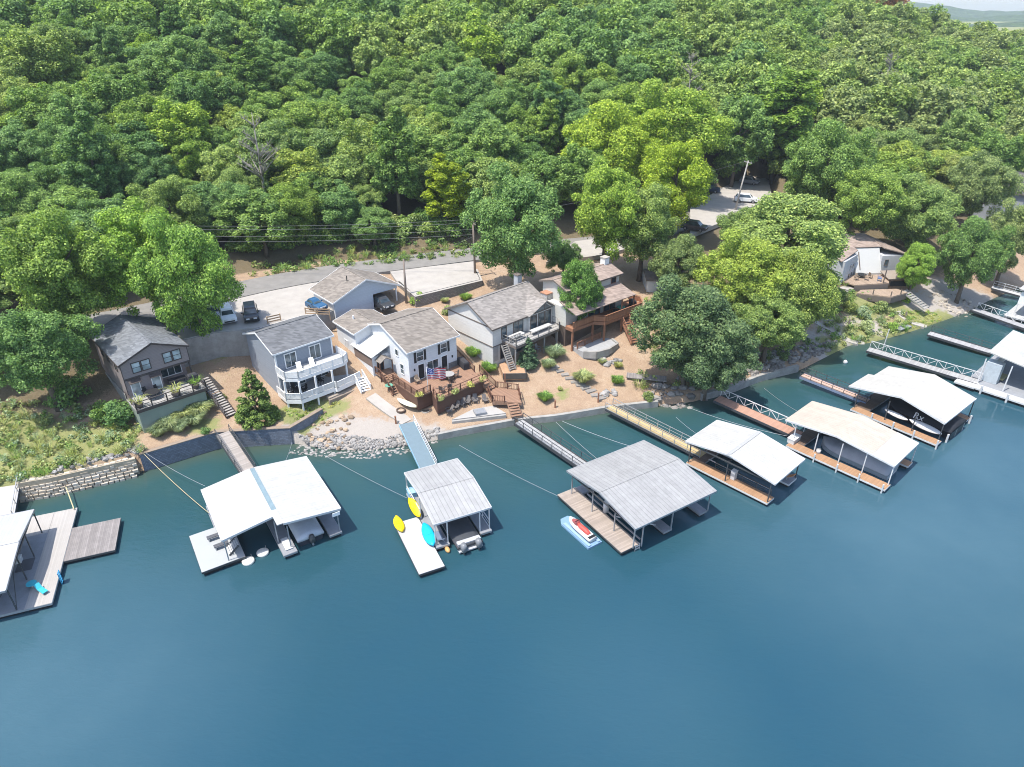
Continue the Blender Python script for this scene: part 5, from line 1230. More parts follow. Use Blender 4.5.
# -- cream dock
C5 = (38, 64.5)
o = dock('long cream roofed dock with a whiter roof panel at its lake end', C5, 42)
z5 = lambda y: 3.1+(3.75-3.1)*(1-abs(y-.2)/6.3)
m = MB(); m.slab((-3.1, .2, 3.75), (3.3, .2, 3.75), (3.3, 6.15, 3.1), (-3.1, 6.15, 3.1), .1); m.slab((-3.1, -3.7, z5(-3.7)), (3.3, -3.7, z5(-3.7)), (3.3, .2, 3.75), (-3.1, .2, 3.75), .1); add_bounce_blocker(m.build('roof', CROOF, o), [(-3.1, .2, 3.75), (3.3, .2, 3.75), (3.3, 6.15, 3.1), (-3.1, 6.15, 3.1)], [(-3.1, -6.05, 3.1), (3.3, -6.05, 3.1), (3.3, .2, 3.75), (-3.1, .2, 3.75)])
m = MB(); m.slab((-3.1, -6.05, z5(-6.05)), (3.35, -6.05, z5(-6.05)), (3.35, -3.71, z5(-3.7)), (-3.1, -3.71, z5(-3.7)), .1); m.build('roof_end_panel', IROOF, o)
m = MB(); m.bar((-3.12, -6.05, 3.0), (-3.12, .2, 3.65), .05, .2); m.bar((-3.12, .2, 3.65), (-3.12, 6.15, 3.0), .05, .2); m.bar((-3.1, -6.08, 3.0), (3.3, -6.08, 3.0), .05, .2); m.build('fascia', PW, o)
walk(o, -4.05, -2.7, -6.15, 5.0, ORG, .55, PW); walk(o, -2.68, 3.2, 3.6, 5.0, DBW); walk(o, 2.1, 3.3, -6.1, 3.58, ORG, .55, PW)
posts(o, [(-2.95, y) for y in (-6.0, -3.2, -.6, 2.2, 4.8)]+[(3.2, y) for y in (-6.0, -1, 4.8)], .5, 3.1, PW, .1)
for y in (-5.9, -3.4, -1.0, 1.6):
    MB().tube([(-4.12, y, -.5), (-4.12, y, 1.1)], .09, 8).build('piling', PW, o)
boat('boat under a mid grey canvas in the cream roofed dock', loc2w(C5, 42, -.2, -1.4), 42, 8.0, 3.0, 1.0, plain('grey_white_hull', (.4,.41,.43), .4), plain('grey_canvas', (.34,.35,.38), .8, .12, 1), 1.35)
p = at(793.5, 441, .55); t = thing('dock_box', 'white storage box where the salmon gangway meets the cream roofed dock', 'box', p, 42)
MB().box((-.8,-.4,0),(.8,.4,.55)).build('body', PW, t); MB().box((-.84,-.44,.55),(.84,.44,.63)).build('lid', WHITE(), t)
p = at(818, 453, .55); t = thing('bucket', 'white bucket on the walkway of the cream roofed dock', 'bucket', p)
MB().tube([(0,0,0),(0,0,.45)], [.2,.26], 12).build('body', PW, t, True); MB().tube([(-.26,0,.42),(-.15,0,.62),(.15,0,.62),(.26,0,.42)], .02, 5).build('handle', STEEL, t)
# -- ivory dock with black boat
C6 = (50, 72)
o = dock('wide ivory roofed dock sheltering a black boat with a white monogram', C6, 39)
m = MB(); m.slab((-4.1, .9, 4.3), (.88, .9, 4.3), (.88, 7.1, 3.15), (-4.1, 7.1, 3.15), .1); m.slab((.88, .9, 4.3), (4.9, .9, 4.3), (4.9, 6.4, 3.25), (.88, 6.4, 3.25), .1); m.slab((-4.0, -4.25, 3.15), (4.9, -4.25, 3.15), (4.9, .9, 4.3), (-4.1, .9, 4.3), .1); add_bounce_blocker(m.build('roof', IROOF, o), [(-4.1, .9, 4.3), (4.9, .9, 4.3), (4.9, 6.4, 3.27), (-4.1, 6.4, 3.27)], [(-4.0, -4.25, 3.15), (4.9, -4.25, 3.15), (4.9, .9, 4.3), (-4.0, .9, 4.3)])
m = MB(); m.bar((-4.1, -4.28, 3.05), (4.9, -4.28, 3.05), .05, .2); m.bar((-4.12, .9, 4.2), (-4.12, 7.1, 3.05), .05, .2); m.bar((-4.08, -4.25, 3.05), (-4.12, .9, 4.2), .05, .2); m.build('fascia', PW, o)
walk(o, -4.75, -3.5, -4.4, 5.9, ORG, .55, PW); walk(o, -3.48, 4.8, 4.2, 6.0, DBW); walk(o, 3.6, 4.9, -4.4, 4.18, ORG, .55, PW)
posts(o, [(-4.0, y) for y in (-4.2, -1.2, 2, 5.8)]+[(4.7, y) for y in (-4.2, 0, 5.8)], .5, 3.15, DKST, .1)
for y in (-4.45, -1.8, .6, 3.2): MB().tube([(-4.85, y, -.4), (-4.85, y, 1.2)], .1, 8).build('piling', PW, o)
for x in (-2.4, -.2, 1.9, 4.2): MB().tube([(x, -4.6, -.2), (x, -4.6, 1.1)], .12, 8).build('bumper', PW, o)
tc = loc2w(C6, 39, .1, -.6)
t = boat('black covered boat with a white Rx monogram on its side, in the ivory roofed dock', tc, 39, 8.2, 4.4, 1.5, plain('gloss_black_hull', (.016,.018,.022), .35), plain('black_canvas', (.022,.024,.03), .75), .95)
cu = bpy.data.curves.new('monogram', 'FONT'); cu.body = 'Rx'; cu.size = 1.1; cu.extrude = .01; tmp = bpy.data.objects.new('tmp_text', cu); COL.objects.link(tmp)
dg = bpy.context.evaluated_depsgraph_get(); me = bpy.data.meshes.new_from_object(tmp.evaluated_get(dg)); bpy.data.objects.remove(tmp)
q = bpy.data.objects.new('monogram', me); COL.objects.link(q); me.materials.clear(); me.materials.append(WHITE()); q.parent = t
q.rotation_euler = (R(58), 0, R(-90)); q.location = (-2.28, .3, 1.28)
for a, b, w, l in (((-3.05, 2.6), (-3.05, -.2), .62, 'short white paddleboard standing beside the black boat'), ((-3.15, -.4), (-3.1, -4.1), .85, 'long white paddleboard on a rail beside the black boat')):
    A, B = loc2w(C6, 39, *a), loc2w(C6, 39, *b); kayak('paddleboard', l, (A[0], A[1], 1.35), (B[0], B[1], 1.15), w, PW, 40, 0, 'paddleboard')
# -- docks cut by the right edge
C7 = (68, 82)
o = dock('white dock with grey locker room and lounge under its roof, at the photo\'s right edge', C7, 42)
m = MB(); m.slab((-4.3, -1.4, 4.35), (6, -1.4, 4.35), (6, 2.6, 4.9), (-4.3, 2.6, 4.9), .14); m.slab((-4.3, -6.5, 3.6), (6, -6.5, 3.6), (6, -1.42, 4.35), (-4.3, -1.42, 4.35), .14); m.build('roof', WROOF, o)
walk(o, -6.9, -5.5, -4.5, 3.6, WHD, .6, PW); walk(o, -5.48, 6, -4.5, 3.6, GRC, .58, PW); walk(o, -7.2, -5.2, 2.2, 4.6, WHD, .66, PW, 'landing')
posts(o, [(-5.2, -4.3), (-5.2, -.6), (-5.2, 2.4), (0, -4.3), (5, -4.3)], .5, lambda x, y: 4.2 if y > -2 else 3.8, PW, .14)
MB().box((-4.0, .6, .6), (-2.6, 2.4, 3.4)).build('locker_room', plain('pale_grey_panel', (.45,.50,.53), .6), o)
MB().box((-2.58, 2.0, .6), (6, 2.3, 2.6)).build('back_wall', plain('light_wall', (.6,.6,.58), .7), o)
for y in (-4.6, -1.6, 1.4): MB().tube([(-7.0, y, -.5), (-7.0, y, 1.2)], .13, 8).build('piling', PW, o)
p = loc2w(C7, 42, -1.6, .6); t = thing('sofa', 'olive outdoor sofa in the lounge of the white dock at the right edge', 'sofa', (p[0], p[1], .6), 42)
OL = plain('olive_cushion', (.30,.28,.16), .9); MB().box((-1,-.4,.2),(1,.35,.45)).build('seat', OL, t, bevel=.05); MB().box((-1,.36,.2),(1,.6,.95)).build('backrest', OL, t, bevel=.05); MB().box((-1,-.38,0),(1,.58,.19)).build('base', DKST, t)
o = dock('far white roofed dock showing only a roof corner behind the right edge lounge dock', (80, 88), 42)
MB().slab((-4, -3.5, 3.2), (5, -3.5, 3.2), (5, 3.5, 3.8), (-4, 3.5, 3.8), .12).build('roof', WROOF, o); walk(o, -4, 5, -3.5, -2, WHD); walk(o, -4, -2.5, -1.98, 3.5, WHD); posts(o, [(-3.8,-3.3),(-3.8,3.3),(4.8,-3.3)], .5, 3.2, PW)
p = at(1030, 316, .6); o = dock('small white dock house cut by the right edge near the far truss gangway', (p[0], p[1]), 42)
walk(o, -2.6, 5, -3, 3, WHD); MB().box((-1.6, -1.5, 2.6), (4, 2, 4.6)).build('cabin', WHITE(), o); MB().slab((-2, -2, 4.7), (4.4, -2, 4.7), (4.4, 2.4, 5.2), (-2, 2.4, 5.2), .1).build('roof', WROOF, o); posts(o, [(-1.5,-1.4),(-1.5,1.9),(3.8,-1.4),(3.8,1.9)], .5, 2.6, PW)

# ---------------------------------------------------------------- gangways
def gangway(label, a, b, w, za, zb, deck, rmat, style='rail', sides=(-1, 1), edge=None):
    edge = edge or plain('shadow_dark_beam', (.06,.063,.07), .6)  # side beams near black, their shade put into the colour
    A, B = Vector(at(a[0], a[1], za)), Vector(at(b[0], b[1], zb)); d = B-A; L = d.length; yaw = math.atan2(d.y, d.x)
    t = thing('gangway', label, 'gangway', A); t.rotation_euler = (0, math.atan2(-d.z, Vector((d.x, d.y)).length), yaw)
    MB().box((0, -w/2, -.08), (L, w/2, 0)).build('ramp_deck', deck, t)
    m = MB()
    for s in (-1, 1): m.box((0, s*w/2+(.0 if s > 0 else -.06), -.26), (L, s*w/2+(.06 if s > 0 else 0), .05))
    m.build('side_beam', edge, t)
    for s in sides:
        y = s*(w/2+.03)
        if style == 'truss':
            m = MB(); n = max(3, round(L/1.1)); H = 1.0
            m.bar((0, y, H), (L, y, H), .08); 
            for k in range(n+1): m.bar((L*k/n, y, 0), (L*k/n, y, H), .06)
            for k in range(n): m.bar((L*k/n, y, .02 if k % 2 else H), (L*(k+1)/n, y, H if k % 2 else .02), .055)
            m.build('truss_railing', rmat, t)
        else: rail(t, [(0, y, 0), (L, y, 0)], rmat, .95, 1.6, .06, 0, 'railing', .06)
    return t
gangway('brown grey plank gangway to the big white dock', (222.5, 433), (249, 473), 1.5, 2.35, .65, lined('brown_grey_gangway_boards', (.36,.32,.29), 0, .15, .08, .4), DKST)
gangway('pale blue gangway to the small grey roofed dock', (406.5, 423), (429, 469), 1.75, 1.5, .65, plain('pale_blue_decking', (.155,.215,.25), .7, .1, 2), PW, 'rail', (1,), plain('blue_edge', (.25,.42,.55), .6))
gangway('long pale grey gangway with low dark rails to the galvanised dock', (518.5, 421.5), (587, 468), 1.35, 1.2, .65, lined('pale_gangway_boards', (.36,.36,.36), 0, .15, .06, .3), DKST)
gangway('yellow planked gangway to the plain white dock', (609, 407), (703, 455), 1.4, 1.1, .62, lined('yellow_gangway_boards', (.50,.38,.20), 0, .15, .06, .3, .1), STEEL)
gangway('salmon decked gangway with a white truss railing to the cream roofed dock', (717, 398), (800, 435), 1.75, 1.1, .65, lined('salmon_gangway_boards', (.43,.25,.18), 0, .15, .06, .3, .1), PW, 'truss', (1,))
gangway('salmon decked gangway with dark rails, half in tree shade, to the ivory roofed dock', (802, 375), (868, 401), 1.3, 1.0, .65, lined('dusty_salmon_boards', (.52,.36,.29), 0, .15, .06, .3, .1), DKST, 'rail', (-1, 1), plain('shade_blue_beam', (.2,.25,.36), .6))  # side beams tinted blue to stand for their shade
gangway('long grey gangway with a tall white truss to the white dock at the right edge', (868, 349), (979, 382), 1.6, .9, .65, lined('grey_gangway_boards', (.35,.345,.34), 0, .15, .06, .3), PW, 'truss', (1,))
gangway('plain grey white gangway between the two truss gangways', (929, 333), (992, 352), 1.6, .9, .65, lined('grey_white_boards', (.37,.365,.37), 0, .15, .06, .3), DKST, 'rail', (1,))
gangway('far grey gangway with white truss railing near the pebbly beach', (974, 309), (1034, 330), 1.6, .9, .65, lined('faded_grey_boards', (.35,.35,.36), 0, .15, .06, .3), PW, 'truss', (1,))
gangway('short white gangway above dark water at the right edge, furthest of all', (992, 287), (1036, 299), 1.4, 1.3, .8, WHD, PW, 'rail', (1,))
gangway('pale concrete approach ramp cut by the left edge', (8, 484), (1, 520), 2.2, 1.6, .7, CDK, STEEL, 'rail', (1,))
p = at(884, 345, .9); o = thing('mooring_pole', 'tall slanting white pole beside the long truss gangway', 'pole', p); MB().tube([(0,0,-1),(.1,0,2.6)], .07, 8).build('pole', PW, o)
p = at(900, 326, .7); o = thing('jetty', 'small grey jetty platform in the waterside greenery', 'jetty', p, 30); MB().box((-1.6,-1.0,-.12),(1.6,1.0,0)).build('deck', GRC, o)
for x in (-1.5, 1.5): MB().bar((x,-.9,-1.2),(x,-.9,-.12),.14).build('leg', STEEL, o)
p = at(845, 363, 0); o = thing('buoy', 'small white buoy in the green shallows', 'buoy', p); MB().ball((0,0,.15), .32, 12, 8).build('body', PW, o, True); MB().tube([(0,0,.4),(0,0,.65)], .05, 6).build('eye', STEEL, o)

def cable(label, a, za, b, zb, sag, r=.019, mat=None):
    A, B = Vector(at(*a, za)), Vector(at(*b, zb)); t = [A+(B-A)*k/10-Vector((0,0,sag*4*(k/10)*(1-k/10))) for k in range(11)]
    m = MB(); m.tube([p-A for p in t], r, 5); o = m.build('mooring_cable', mat or STEEL); o.location = A; tag(o, label, 'cable')
ROPE = plain('tan_rope', (.50,.44,.26), .9)
cable('tan mooring cable from the stone wall corner to the big white dock roof side', (143, 453), 2.3, (209, 513), 1.2, .3, .028, ROPE)
cable('thin mooring cable from the stone wall corner to the big white dock shore corner', (146, 453), 2.3, (205, 486), 1.0, .25)
cable('mooring cable from the riprap to the small grey roofed dock', (324, 455), .6, (407, 498), .7, .15)
cable('mooring cable from the low seawall to the plank walkway of the galvanised dock', (459, 445), .8, (558, 496), .7, .2)
cable('cable running beside the long pale grey gangway', (556, 422), .9, (606, 466), .8, .15, .024)
cable('cable crossing from the long seawall under the galvanised roof corner', (562, 421), .9, (640, 449), .8, .2, .024)
cable('cable from the shaded oak to the cream roofed dock', (690, 408), 1.2, (787, 436), .9, .3)
cable('cable from the shaded seawall to the cream dock roof corner', (764, 388), .9, (797, 411), 1.3, .15)
cable('short cable from the yellow gangway side to the plain white dock', (676, 417), 1.0, (697, 434), .9, .1)
cable('cable from the riprap edge to the big white dock back corner', (292, 442), 1.0, (286, 460), .8, .1)
o = thing('wooden_pole', 'thin tan pole lying from the weedy shore to the left-hand dock', 'pole', at(66, 487, 1.0)); A, B = Vector(at(66, 487, 1.0)), Vector(at(74, 509, .7)); MB().tube([(0,0,0), B-A], .06, 6).build('pole', ROPE, o)

# ================================================================ VEHICLES, POLES, YARD THINGS
RUB = plain('tyre_rubber', (.02,.02,.02), .9); RIM = plain('alloy_rim', (.35,.35,.36), .35, .1, 2, .6); LAMP = plain('lamp_lens', (.7,.7,.68), .15); TAIL = plain('tail_lens', (.4,.02,.02), .2)
def car(label, cat, p, rot, paint, L=4.7, W=1.9, H=1.72, pickup=False, name='parked_car'):
    """nose towards -y"""
    t = thing(name, label, cat, p, rot); a, b = -L/2, L/2
    body = [(a+.06,.38),(a,.55),(a+.04,.82),(a+.25,.96),(a+1.15,1.04),(b-.12,1.06),(b,.86),(b,.5),(b-.1,.34)]
    m = MB(); n = len(body); rings = []
    for x, k in ((-W/2+.0, .9), (-W/2+.1, 1), (W/2-.1, 1), (W/2, .9)):
        rings.append([(x, y*(.985 if k < 1 else 1), .38+(z-.38)*(.93 if k < 1 else 1)) for y, z in body])
    m.loft(rings); m.build('body', paint, t)
    c1 = b-.25 if not pickup else a+3.0
    cab = [(a+1.05, 1.03), (a+1.75, H-.03), (a+2.2, H), (c1-.35, H-.02), (c1, 1.05)]
    rings = [[(s*(W/2-.09) if z < 1.1 else s*(W/2-.27), y, z) for y, z in cab] for s in (-1, 1)]
    MB().loft(rings).build('cabin', paint, t)
    g = MB(); e = .012
    g.add([(-W/2+.2, a+1.12-e, 1.09), (W/2-.2, a+1.12-e, 1.09), (W/2-.34, a+1.70-e, H-.09), (-W/2+.34, a+1.70-e, H-.09)], [(0, 1, 2, 3)]); g.build('windscreen', GL, t)
    g = MB(); g.add([(-W/2+.2, c1-.01+e, 1.1), (W/2-.2, c1-.01+e, 1.1), (W/2-.34, c1-.30+e, H-.12), (-W/2+.34, c1-.30+e, H-.12)], [(3, 2, 1, 0)]); g.build('rear_window', GL, t)
    for s in (-1, 1):
        g = MB(); lo, hi = s*(W/2-.09+e), s*(W/2-.25+e); g.add([(lo, a+1.35, 1.11), (lo, c1-.2, 1.11), (hi, c1-.45, H-.1), (hi, a+1.85, H-.1)], [(0, 1, 2, 3)]); g.build('side_window', GL, t)
        MB().box((s*(W/2-.5)-.2, a-.015, .68), (s*(W/2-.5)+.2, a+.1, .84)).build('headlight', LAMP, t); MB().box((s*(W/2-.2)-.12, b-.1, .75), (s*(W/2-.2)+.12, b+.012, .95)).build('tail_light', TAIL, t)
        MB().box((s*(W/2+.02), a+1.4, 1.05), (s*(W/2+.2), a+1.55, 1.2)).build('mirror', paint, t)
        for y in (a+.95, b-.95):
            w = MB().tube([(s*(W/2-.2), y, .34), (s*(W/2+.015), y, .34)], .34, 16).build('wheel', RUB, t); MB().tube([(s*(W/2+.0), y, .34), (s*(W/2+.025), y, .34)], .2, 12).build('rim', RIM, w)
    MB().box((-W/2+.3, a-.012, .45), (W/2-.3, a+.05, .64)).build('grille', BLKF, t)
    if pickup: MB().box((-W/2+.15, c1+.1, 1.03), (W/2-.15, b-.1, 1.085)).build('bed_cover', BLKF, t)
    return t
car('white car parked nose out under the bright tree', 'car', at(228, 319, 8.4), 28, plain('white_car_paint', (.78,.78,.78), .25, .03, 2, 0, .6))
car('black car parked beside the white car under the trees', 'car', at(251.5, 317.5, 8.4), 22, plain('black_car_paint', (.025,.027,.03), .25, .1, 2, 0, .6))
car('silver grey car mostly hidden by leaves, left of the white car', 'car', at(212, 316, 8.4), 30, plain('silver_car_paint', (.45,.46,.47), .25, .05, 2, .3, .6))
car('small blue car parked against the left wall of the white garage', 'car', at(317, 309.5, 8.4), 50, plain('blue_car_paint', (.03,.10,.20), .25, .1, 2, 0, .6), 3.2, 1.5, 1.5, False, 'parked_car')
car('dark vehicle in the open carport bay', 'car', at(383, 307.5, 7.1), 41, plain('charcoal_car_paint', (.05,.052,.056), .3, .1, 2, 0, .6), 4.0, 1.8, 1.7)
car('white car in the sunlit car park beside the tall pole', 'car', at(745.5, 202, 9.15), 75, plain('white_car_paint', (.78,.78,.78), .25, .03, 2, 0, .6))
car('dark blue car in the shade at the tree edge of the sunlit car park', 'car', at(709, 192, 9.15), 70, plain('navy_car_paint', (.03,.045,.08), .25, .1, 2, 0, .6))
car('grey car at the back of the sunlit car park', 'car', at(749, 184, 9.15), 60, plain('mid_grey_car_paint', (.22,.22,.23), .25, .1, 2, 0, .6), 4.4)
car('dark car parked in the leafy shade below the sunlit car park', 'car', at(694, 230, 9.15), 60, plain('dark_grey_car_paint', (.06,.06,.07), .25, .1, 2, 0, .6))
# bins and fence bits
POLE = plain('weathered_pole', (.27,.22,.185), .95, .25, 2); PALEP = plain('pale_pole', (.46,.43,.40), .95, .2, 2)
def upole(label, base, z, H, lean=(0, 0), mat=POLE, arms=True, r=.16):
    p = at(*base, z); o = thing('utility_pole', label, 'utility pole', p)
    MB().tube([(0,0,-.5), (lean[0]*.5, lean[1]*.5, H*.5), (lean[0], lean[1], H)], [r*1.25, r, r*.75], 9).build('pole', mat, o, True)
    T = Vector((lean[0], lean[1], H)); d = Vector((.42, -.9, 0))
    if arms:
        m = MB(); m.bar(T-Vector((0,0,.35))-d*1.1, T-Vector((0,0,.35))+d*1.1, .1, .12); m.build('crossarm', mat, o)
        for k in (-1, 0, 1): MB().tube([T+d*k*.95+Vector((0,0,-.3)), T+d*k*.95+Vector((0,0,-.02))], [.06,.04], 8).build('insulator', STEEL, o)
    else: MB().tube([T+Vector((0,0,-.3)), T+Vector((0,0,.05))], [.07,.05], 8).build('insulator', STEEL, o)
    return Vector(p)+T
tA = upole('short brown utility pole beside the carport', (406.5, 303), 7.0, 6.6, (.05, .1), POLE, False)
tB = upole('taller utility pole at the road end of the parking slab, beside the dark tree', (475, 273), 8.4, 8.2, (-.1, .1))
tC = upole('tall pale leaning pole in the sunlit car park', (735, 210), 9.1, 9.5, (1.2, .4), PALEP)
tD = Vector((-62, 98, 17.0))
def wire(label, A, B, sag, r=.022):
    t = [A+(B-A)*k/14-Vector((0,0,sag*4*(k/14)*(1-k/14)))-A for k in range(15)]
    m = MB(); m.tube(t, r, 5); o = m.build('power_line', plain('cable_grey', (.16,.16,.16), .6)); o.location = A; tag(o, label, 'power line')
dd = Vector((.42, -.9, 0))
for k, (oz, q, lab) in enumerate(((-.02, -.95, 'highest power line over the road, furthest from the houses'), (-.02, .95, 'second power line over the road'), (-1.3, 0, 'third power line over the road, below the crossarm'), (-2.1, 0, 'lowest power line, dipping over the garage roof'))):
    wire(lab, tD+Vector((0, -q, oz)), tB+dd*q+Vector((0, 0, oz)), .7, .024)
wire('service wire between the short pole and the taller roadside pole', tA, tB+Vector((0, 0, -2.4)), .4)
wire('power line running from the roadside pole into the trees towards the car park', tB+Vector((0,0,-.02)), tC, .8)
for u, v, hh in ((426, 240, 4.2), (470, 246, 3.5), (300, 256, 3.2)):
    pass
# wooden fence pieces on the car park edge
def fence(label, a, b, z, mat, h=1.0, sp=1.6, name='fence'):
    A, B = Vector(at(*a, z)), Vector(at(*b, z)); o = thing(name, label, 'fence', A); d = B-A; n = max(1, round(d.length/sp)); m = MB()
    for k in range(n+1): MB().bar(d*k/n-Vector((0,0,.6)), d*k/n+Vector((0,0,h+.08)), .12).build('post', mat, o)
    for z1 in (.25, .6, .95): m.bar(d*0+Vector((0,0,z1*h)), d+Vector((0,0,z1*h)), .04, .16)
    m.build('rails', mat, o); return o
TANW = plain('tan_timber', (.43,.30,.19), .85, .2)
fence('short tan timber fence on the edge of the car park beside the black car', (268, 324), (281, 321), 8.3, TANW)
fence('tan timber fence between the small blue car and the drop', (306, 315), (330, 316), 8.2, TANW)
o = thing('stair', 'tan timber stair down from the carport beside the white house', 'stair', at(396, 303, 6.4), 41)
stair(o, (.3, .8, .6), (.3, -2.2, -1.2), 1.3, TANW, 8); rail(o, [(1.0, .8, .6), (1.0, -2.2, -1.2)], TANW, .95, 1.4, .1, 0); rail(o, [(-.4, .8, .6), (-.4, -2.2, -1.2)], TANW, .95, 1.4, .1, 0)

# ---- furniture and yard things
def onh(org, rot, x, y, z): q = loc2w(org, rot, x, y); return (q[0], q[1], z)
H1, H2, H4, H5, H6 = ((-43.9, 67.8), 41, 5.5), ((-28.4, 73), 43, 3.5), ((-12.8, 75.2), 41, 3.4), ((-2.5, 79.9), 44, 3.9), ((12.78, 86.16), 40, 4.2)
def at_h(Hh, x, y, dz=0): return onh(Hh[0], Hh[1], x, y, Hh[2]+dz)
def table(label, p, r=.6, h=.74, mat=None, rot=0, rect=None, name='table', legm=None):
    t = thing(name, label, 'table', p, rot); mat = mat or PW
    if rect: MB().box((-rect[0]/2, -rect[1]/2, h-.05), (rect[0]/2, rect[1]/2, h)).build('tabletop', mat, t); L = [(sx*(rect[0]/2-.1), sy*(rect[1]/2-.1)) for sx in (-1, 1) for sy in (-1, 1)]
    else: MB().tube([(0,0,h-.05),(0,0,h)], r, 20).build('tabletop', mat, t); L = [(r*.6*math.cos(a), r*.6*math.sin(a)) for a in (.8, 2.4, 3.9, 5.5)]
    for x, y in L: MB().bar((x, y, 0), (x, y, h-.05), .06).build('leg', legm or DKST, t)
    return t
def chair(label, p, rot, mat, name='chair', adir=False, group=None):
    t = thing(name, label, 'chair', p, rot, group); s = .3 if adir else .24; z = .34 if adir else .44
    MB().slab((-s, -.3, z+.06), (s, -.3, z+.06), (s, .26, z-.03*adir), (-s, .26, z-.03*adir), .05).build('seat', mat, t)
    MB().slab((-s, .24, z-.02), (s, .24, z-.02), (s*.85, .24+(.38 if adir else .12), z+.62), (-s*.85, .24+(.38 if adir else .12), z+.62), .05).build('backrest', mat, t)
    for x in (-s, s):
        MB().bar((x, -.26, 0), (x, -.26, z), .06).build('leg', mat, t); MB().bar((x, .26, 0), (x, .26, z), .06).build('leg', mat, t)
        MB().bar((x*1.15, -.35, z+.24), (x*1.15, .36, z+.24), .1, .04).build('armrest', mat, t)
    return t
def plant(label, p, s, mat, pot=None, kn=2):
    t = thing('potted_plant', label, 'plant', p)
    if pot: MB().tube([(0,0,0),(0,0,.4)], [.2*s,.28*s], 12).build('pot', pot, t, True)
    V = tuft_np(200+int(p[0]*3) % 40, 60, .6*s, .75*s) if kn == 2 else crown_np(.42*s, .5*s, 0, 8, 220, .09, 220+int(p[0]*3) % 40)
    c = bpy.data.objects.new('foliage', quads_mesh('foliage', V, mat)); COL.objects.link(c); c.parent = t; c.location = (0, 0, .38 if pot else 0); return t
TERR = plain('dark_pot', (.10,.08,.07), .8)
plant('palm-like plant in a pot at the near corner of the taupe house deck', at_h(H1, .3, -2.9), 1.5, LM['weed'], TERR); plant('palm-like plant in the middle of the taupe house deck rail', at_h(H1, 4.2, -3.0), 1.7, LM['weed'], TERR); plant('green potted plant at the stair end of the taupe house deck', at_h(H1, 6.6, -2.6), 1.5, LM['bright'], TERR)
table('round black covered table on the taupe house deck', at_h(H1, 2.1, -1.7), .85, .78, plain('black_cloth', (.02,.02,.022), .8)); table('long dark table under the porch of the taupe house', at_h(H1, 5.3, -.3), .6, .8, plain('black_cloth', (.02,.02,.022), .8), 41, (2.0, 1.0))
for k, (x, y) in enumerate(((1.6, -.75), (2.9, -1.0))): chair('black chair at the covered round table on the taupe house deck, ' + ('nearest its awning door' if k else 'against the wall'), at_h(H1, x, y), 41+k*30, BLKF)
def cov_grill(label, p, rot, L=1.6):
    t = thing('covered_grill', label, 'grill', p, rot); CV = plain('dark_grill_cover', (.045,.045,.05), .75)
    MB().loft([[(-L/2*a, -.4*a, z), (L/2*a, -.4*a, z), (L/2*a, .4*a, z), (-L/2*a, .4*a, z)] for a, z in ((1,.05),(1,.85),(.92,1.05),(.6,1.2))]).build('cover', CV, t)
    for x in (-L/2+.1, L/2-.1): MB().tube([(x,-.36,.06),(x,.36,.06)], .06, 8).build('wheel', RUB, t)
cov_grill('large black covered grill against the rail of the white house deck', at_h(H4, 7.7, -.9), 120, 2.0); cov_grill('black covered grill at the porch end of the taupe house', at_h(H1, 6.9, -1.0), 41, 1.2)
MT = plain('grey_mosaic_top', (.36,.35,.34), .6, .3, 5); WICK = plain('dark_wicker', (.11,.09,.08), .9, .3, 8)
table('round grey patio table on the white house deck', at_h(H4, 4.3, -2.3), .75, .74, MT)
for a in (20, 110, 200, 290): chair('dark wicker chair at the round grey table of the white house', onh(at_h(H4, 4.3, -2.3)[:2], 0, .95*math.sin(R(a)), -.95*math.cos(R(a)), 3.4), a+180, WICK, group='wicker chairs round the grey patio table')
chair('tan wicker armchair beside the flag end of the white house wall', at_h(H4, .6, -.7), 20, plain('tan_wicker', (.30,.23,.17), .9, .3, 8)); chair('dark wicker chair alone at the front rail of the white house deck', at_h(H4, 1.6, -4.6), 150, WICK); chair('dark armchair by the deck corner lamp of the white house', at_h(H4, 2.7, -4.7), 190, WICK)
GLB = plain('white_globe', (.85,.85,.82), .4, .02)
for k, (u, v) in enumerate(((440.5, 398.5), (455, 391.5), (470, 385), (483, 379.5))):
    plant('yellow-green basket plant on the white house deck rail, ' + ('nearest the flag', 'second from the flag', 'third from the flag', 'fourth, by the stair')[k], (*at(u, v, 3.7)[:2], 3.45), 1.5, LM['weed'], None, 1)
plant('bushy yellow-green plant on the deck corner rail nearest the cream canoe', (*at(419, 395.5, 3.7)[:2], 3.45), 1.5, LM['weed'], None, 1)
for k, (u, v) in enumerate(((447, 397), (461.5, 391.3), (475.7, 385.5))):
    p = at(u, v, 2.9); o = thing('globe_lamp', 'white globe lamp on the front skirt of the white house deck, ' + ('nearest the flag', 'the middle one', 'nearest the stair')[k], 'lamp', p)
    MB().ball((0,0,0), .17, 12, 8).build('globe', GLB, o, True); MB().bar((0,0,0), (.1,.15,.2), .04).build('bracket', BLKF, o)
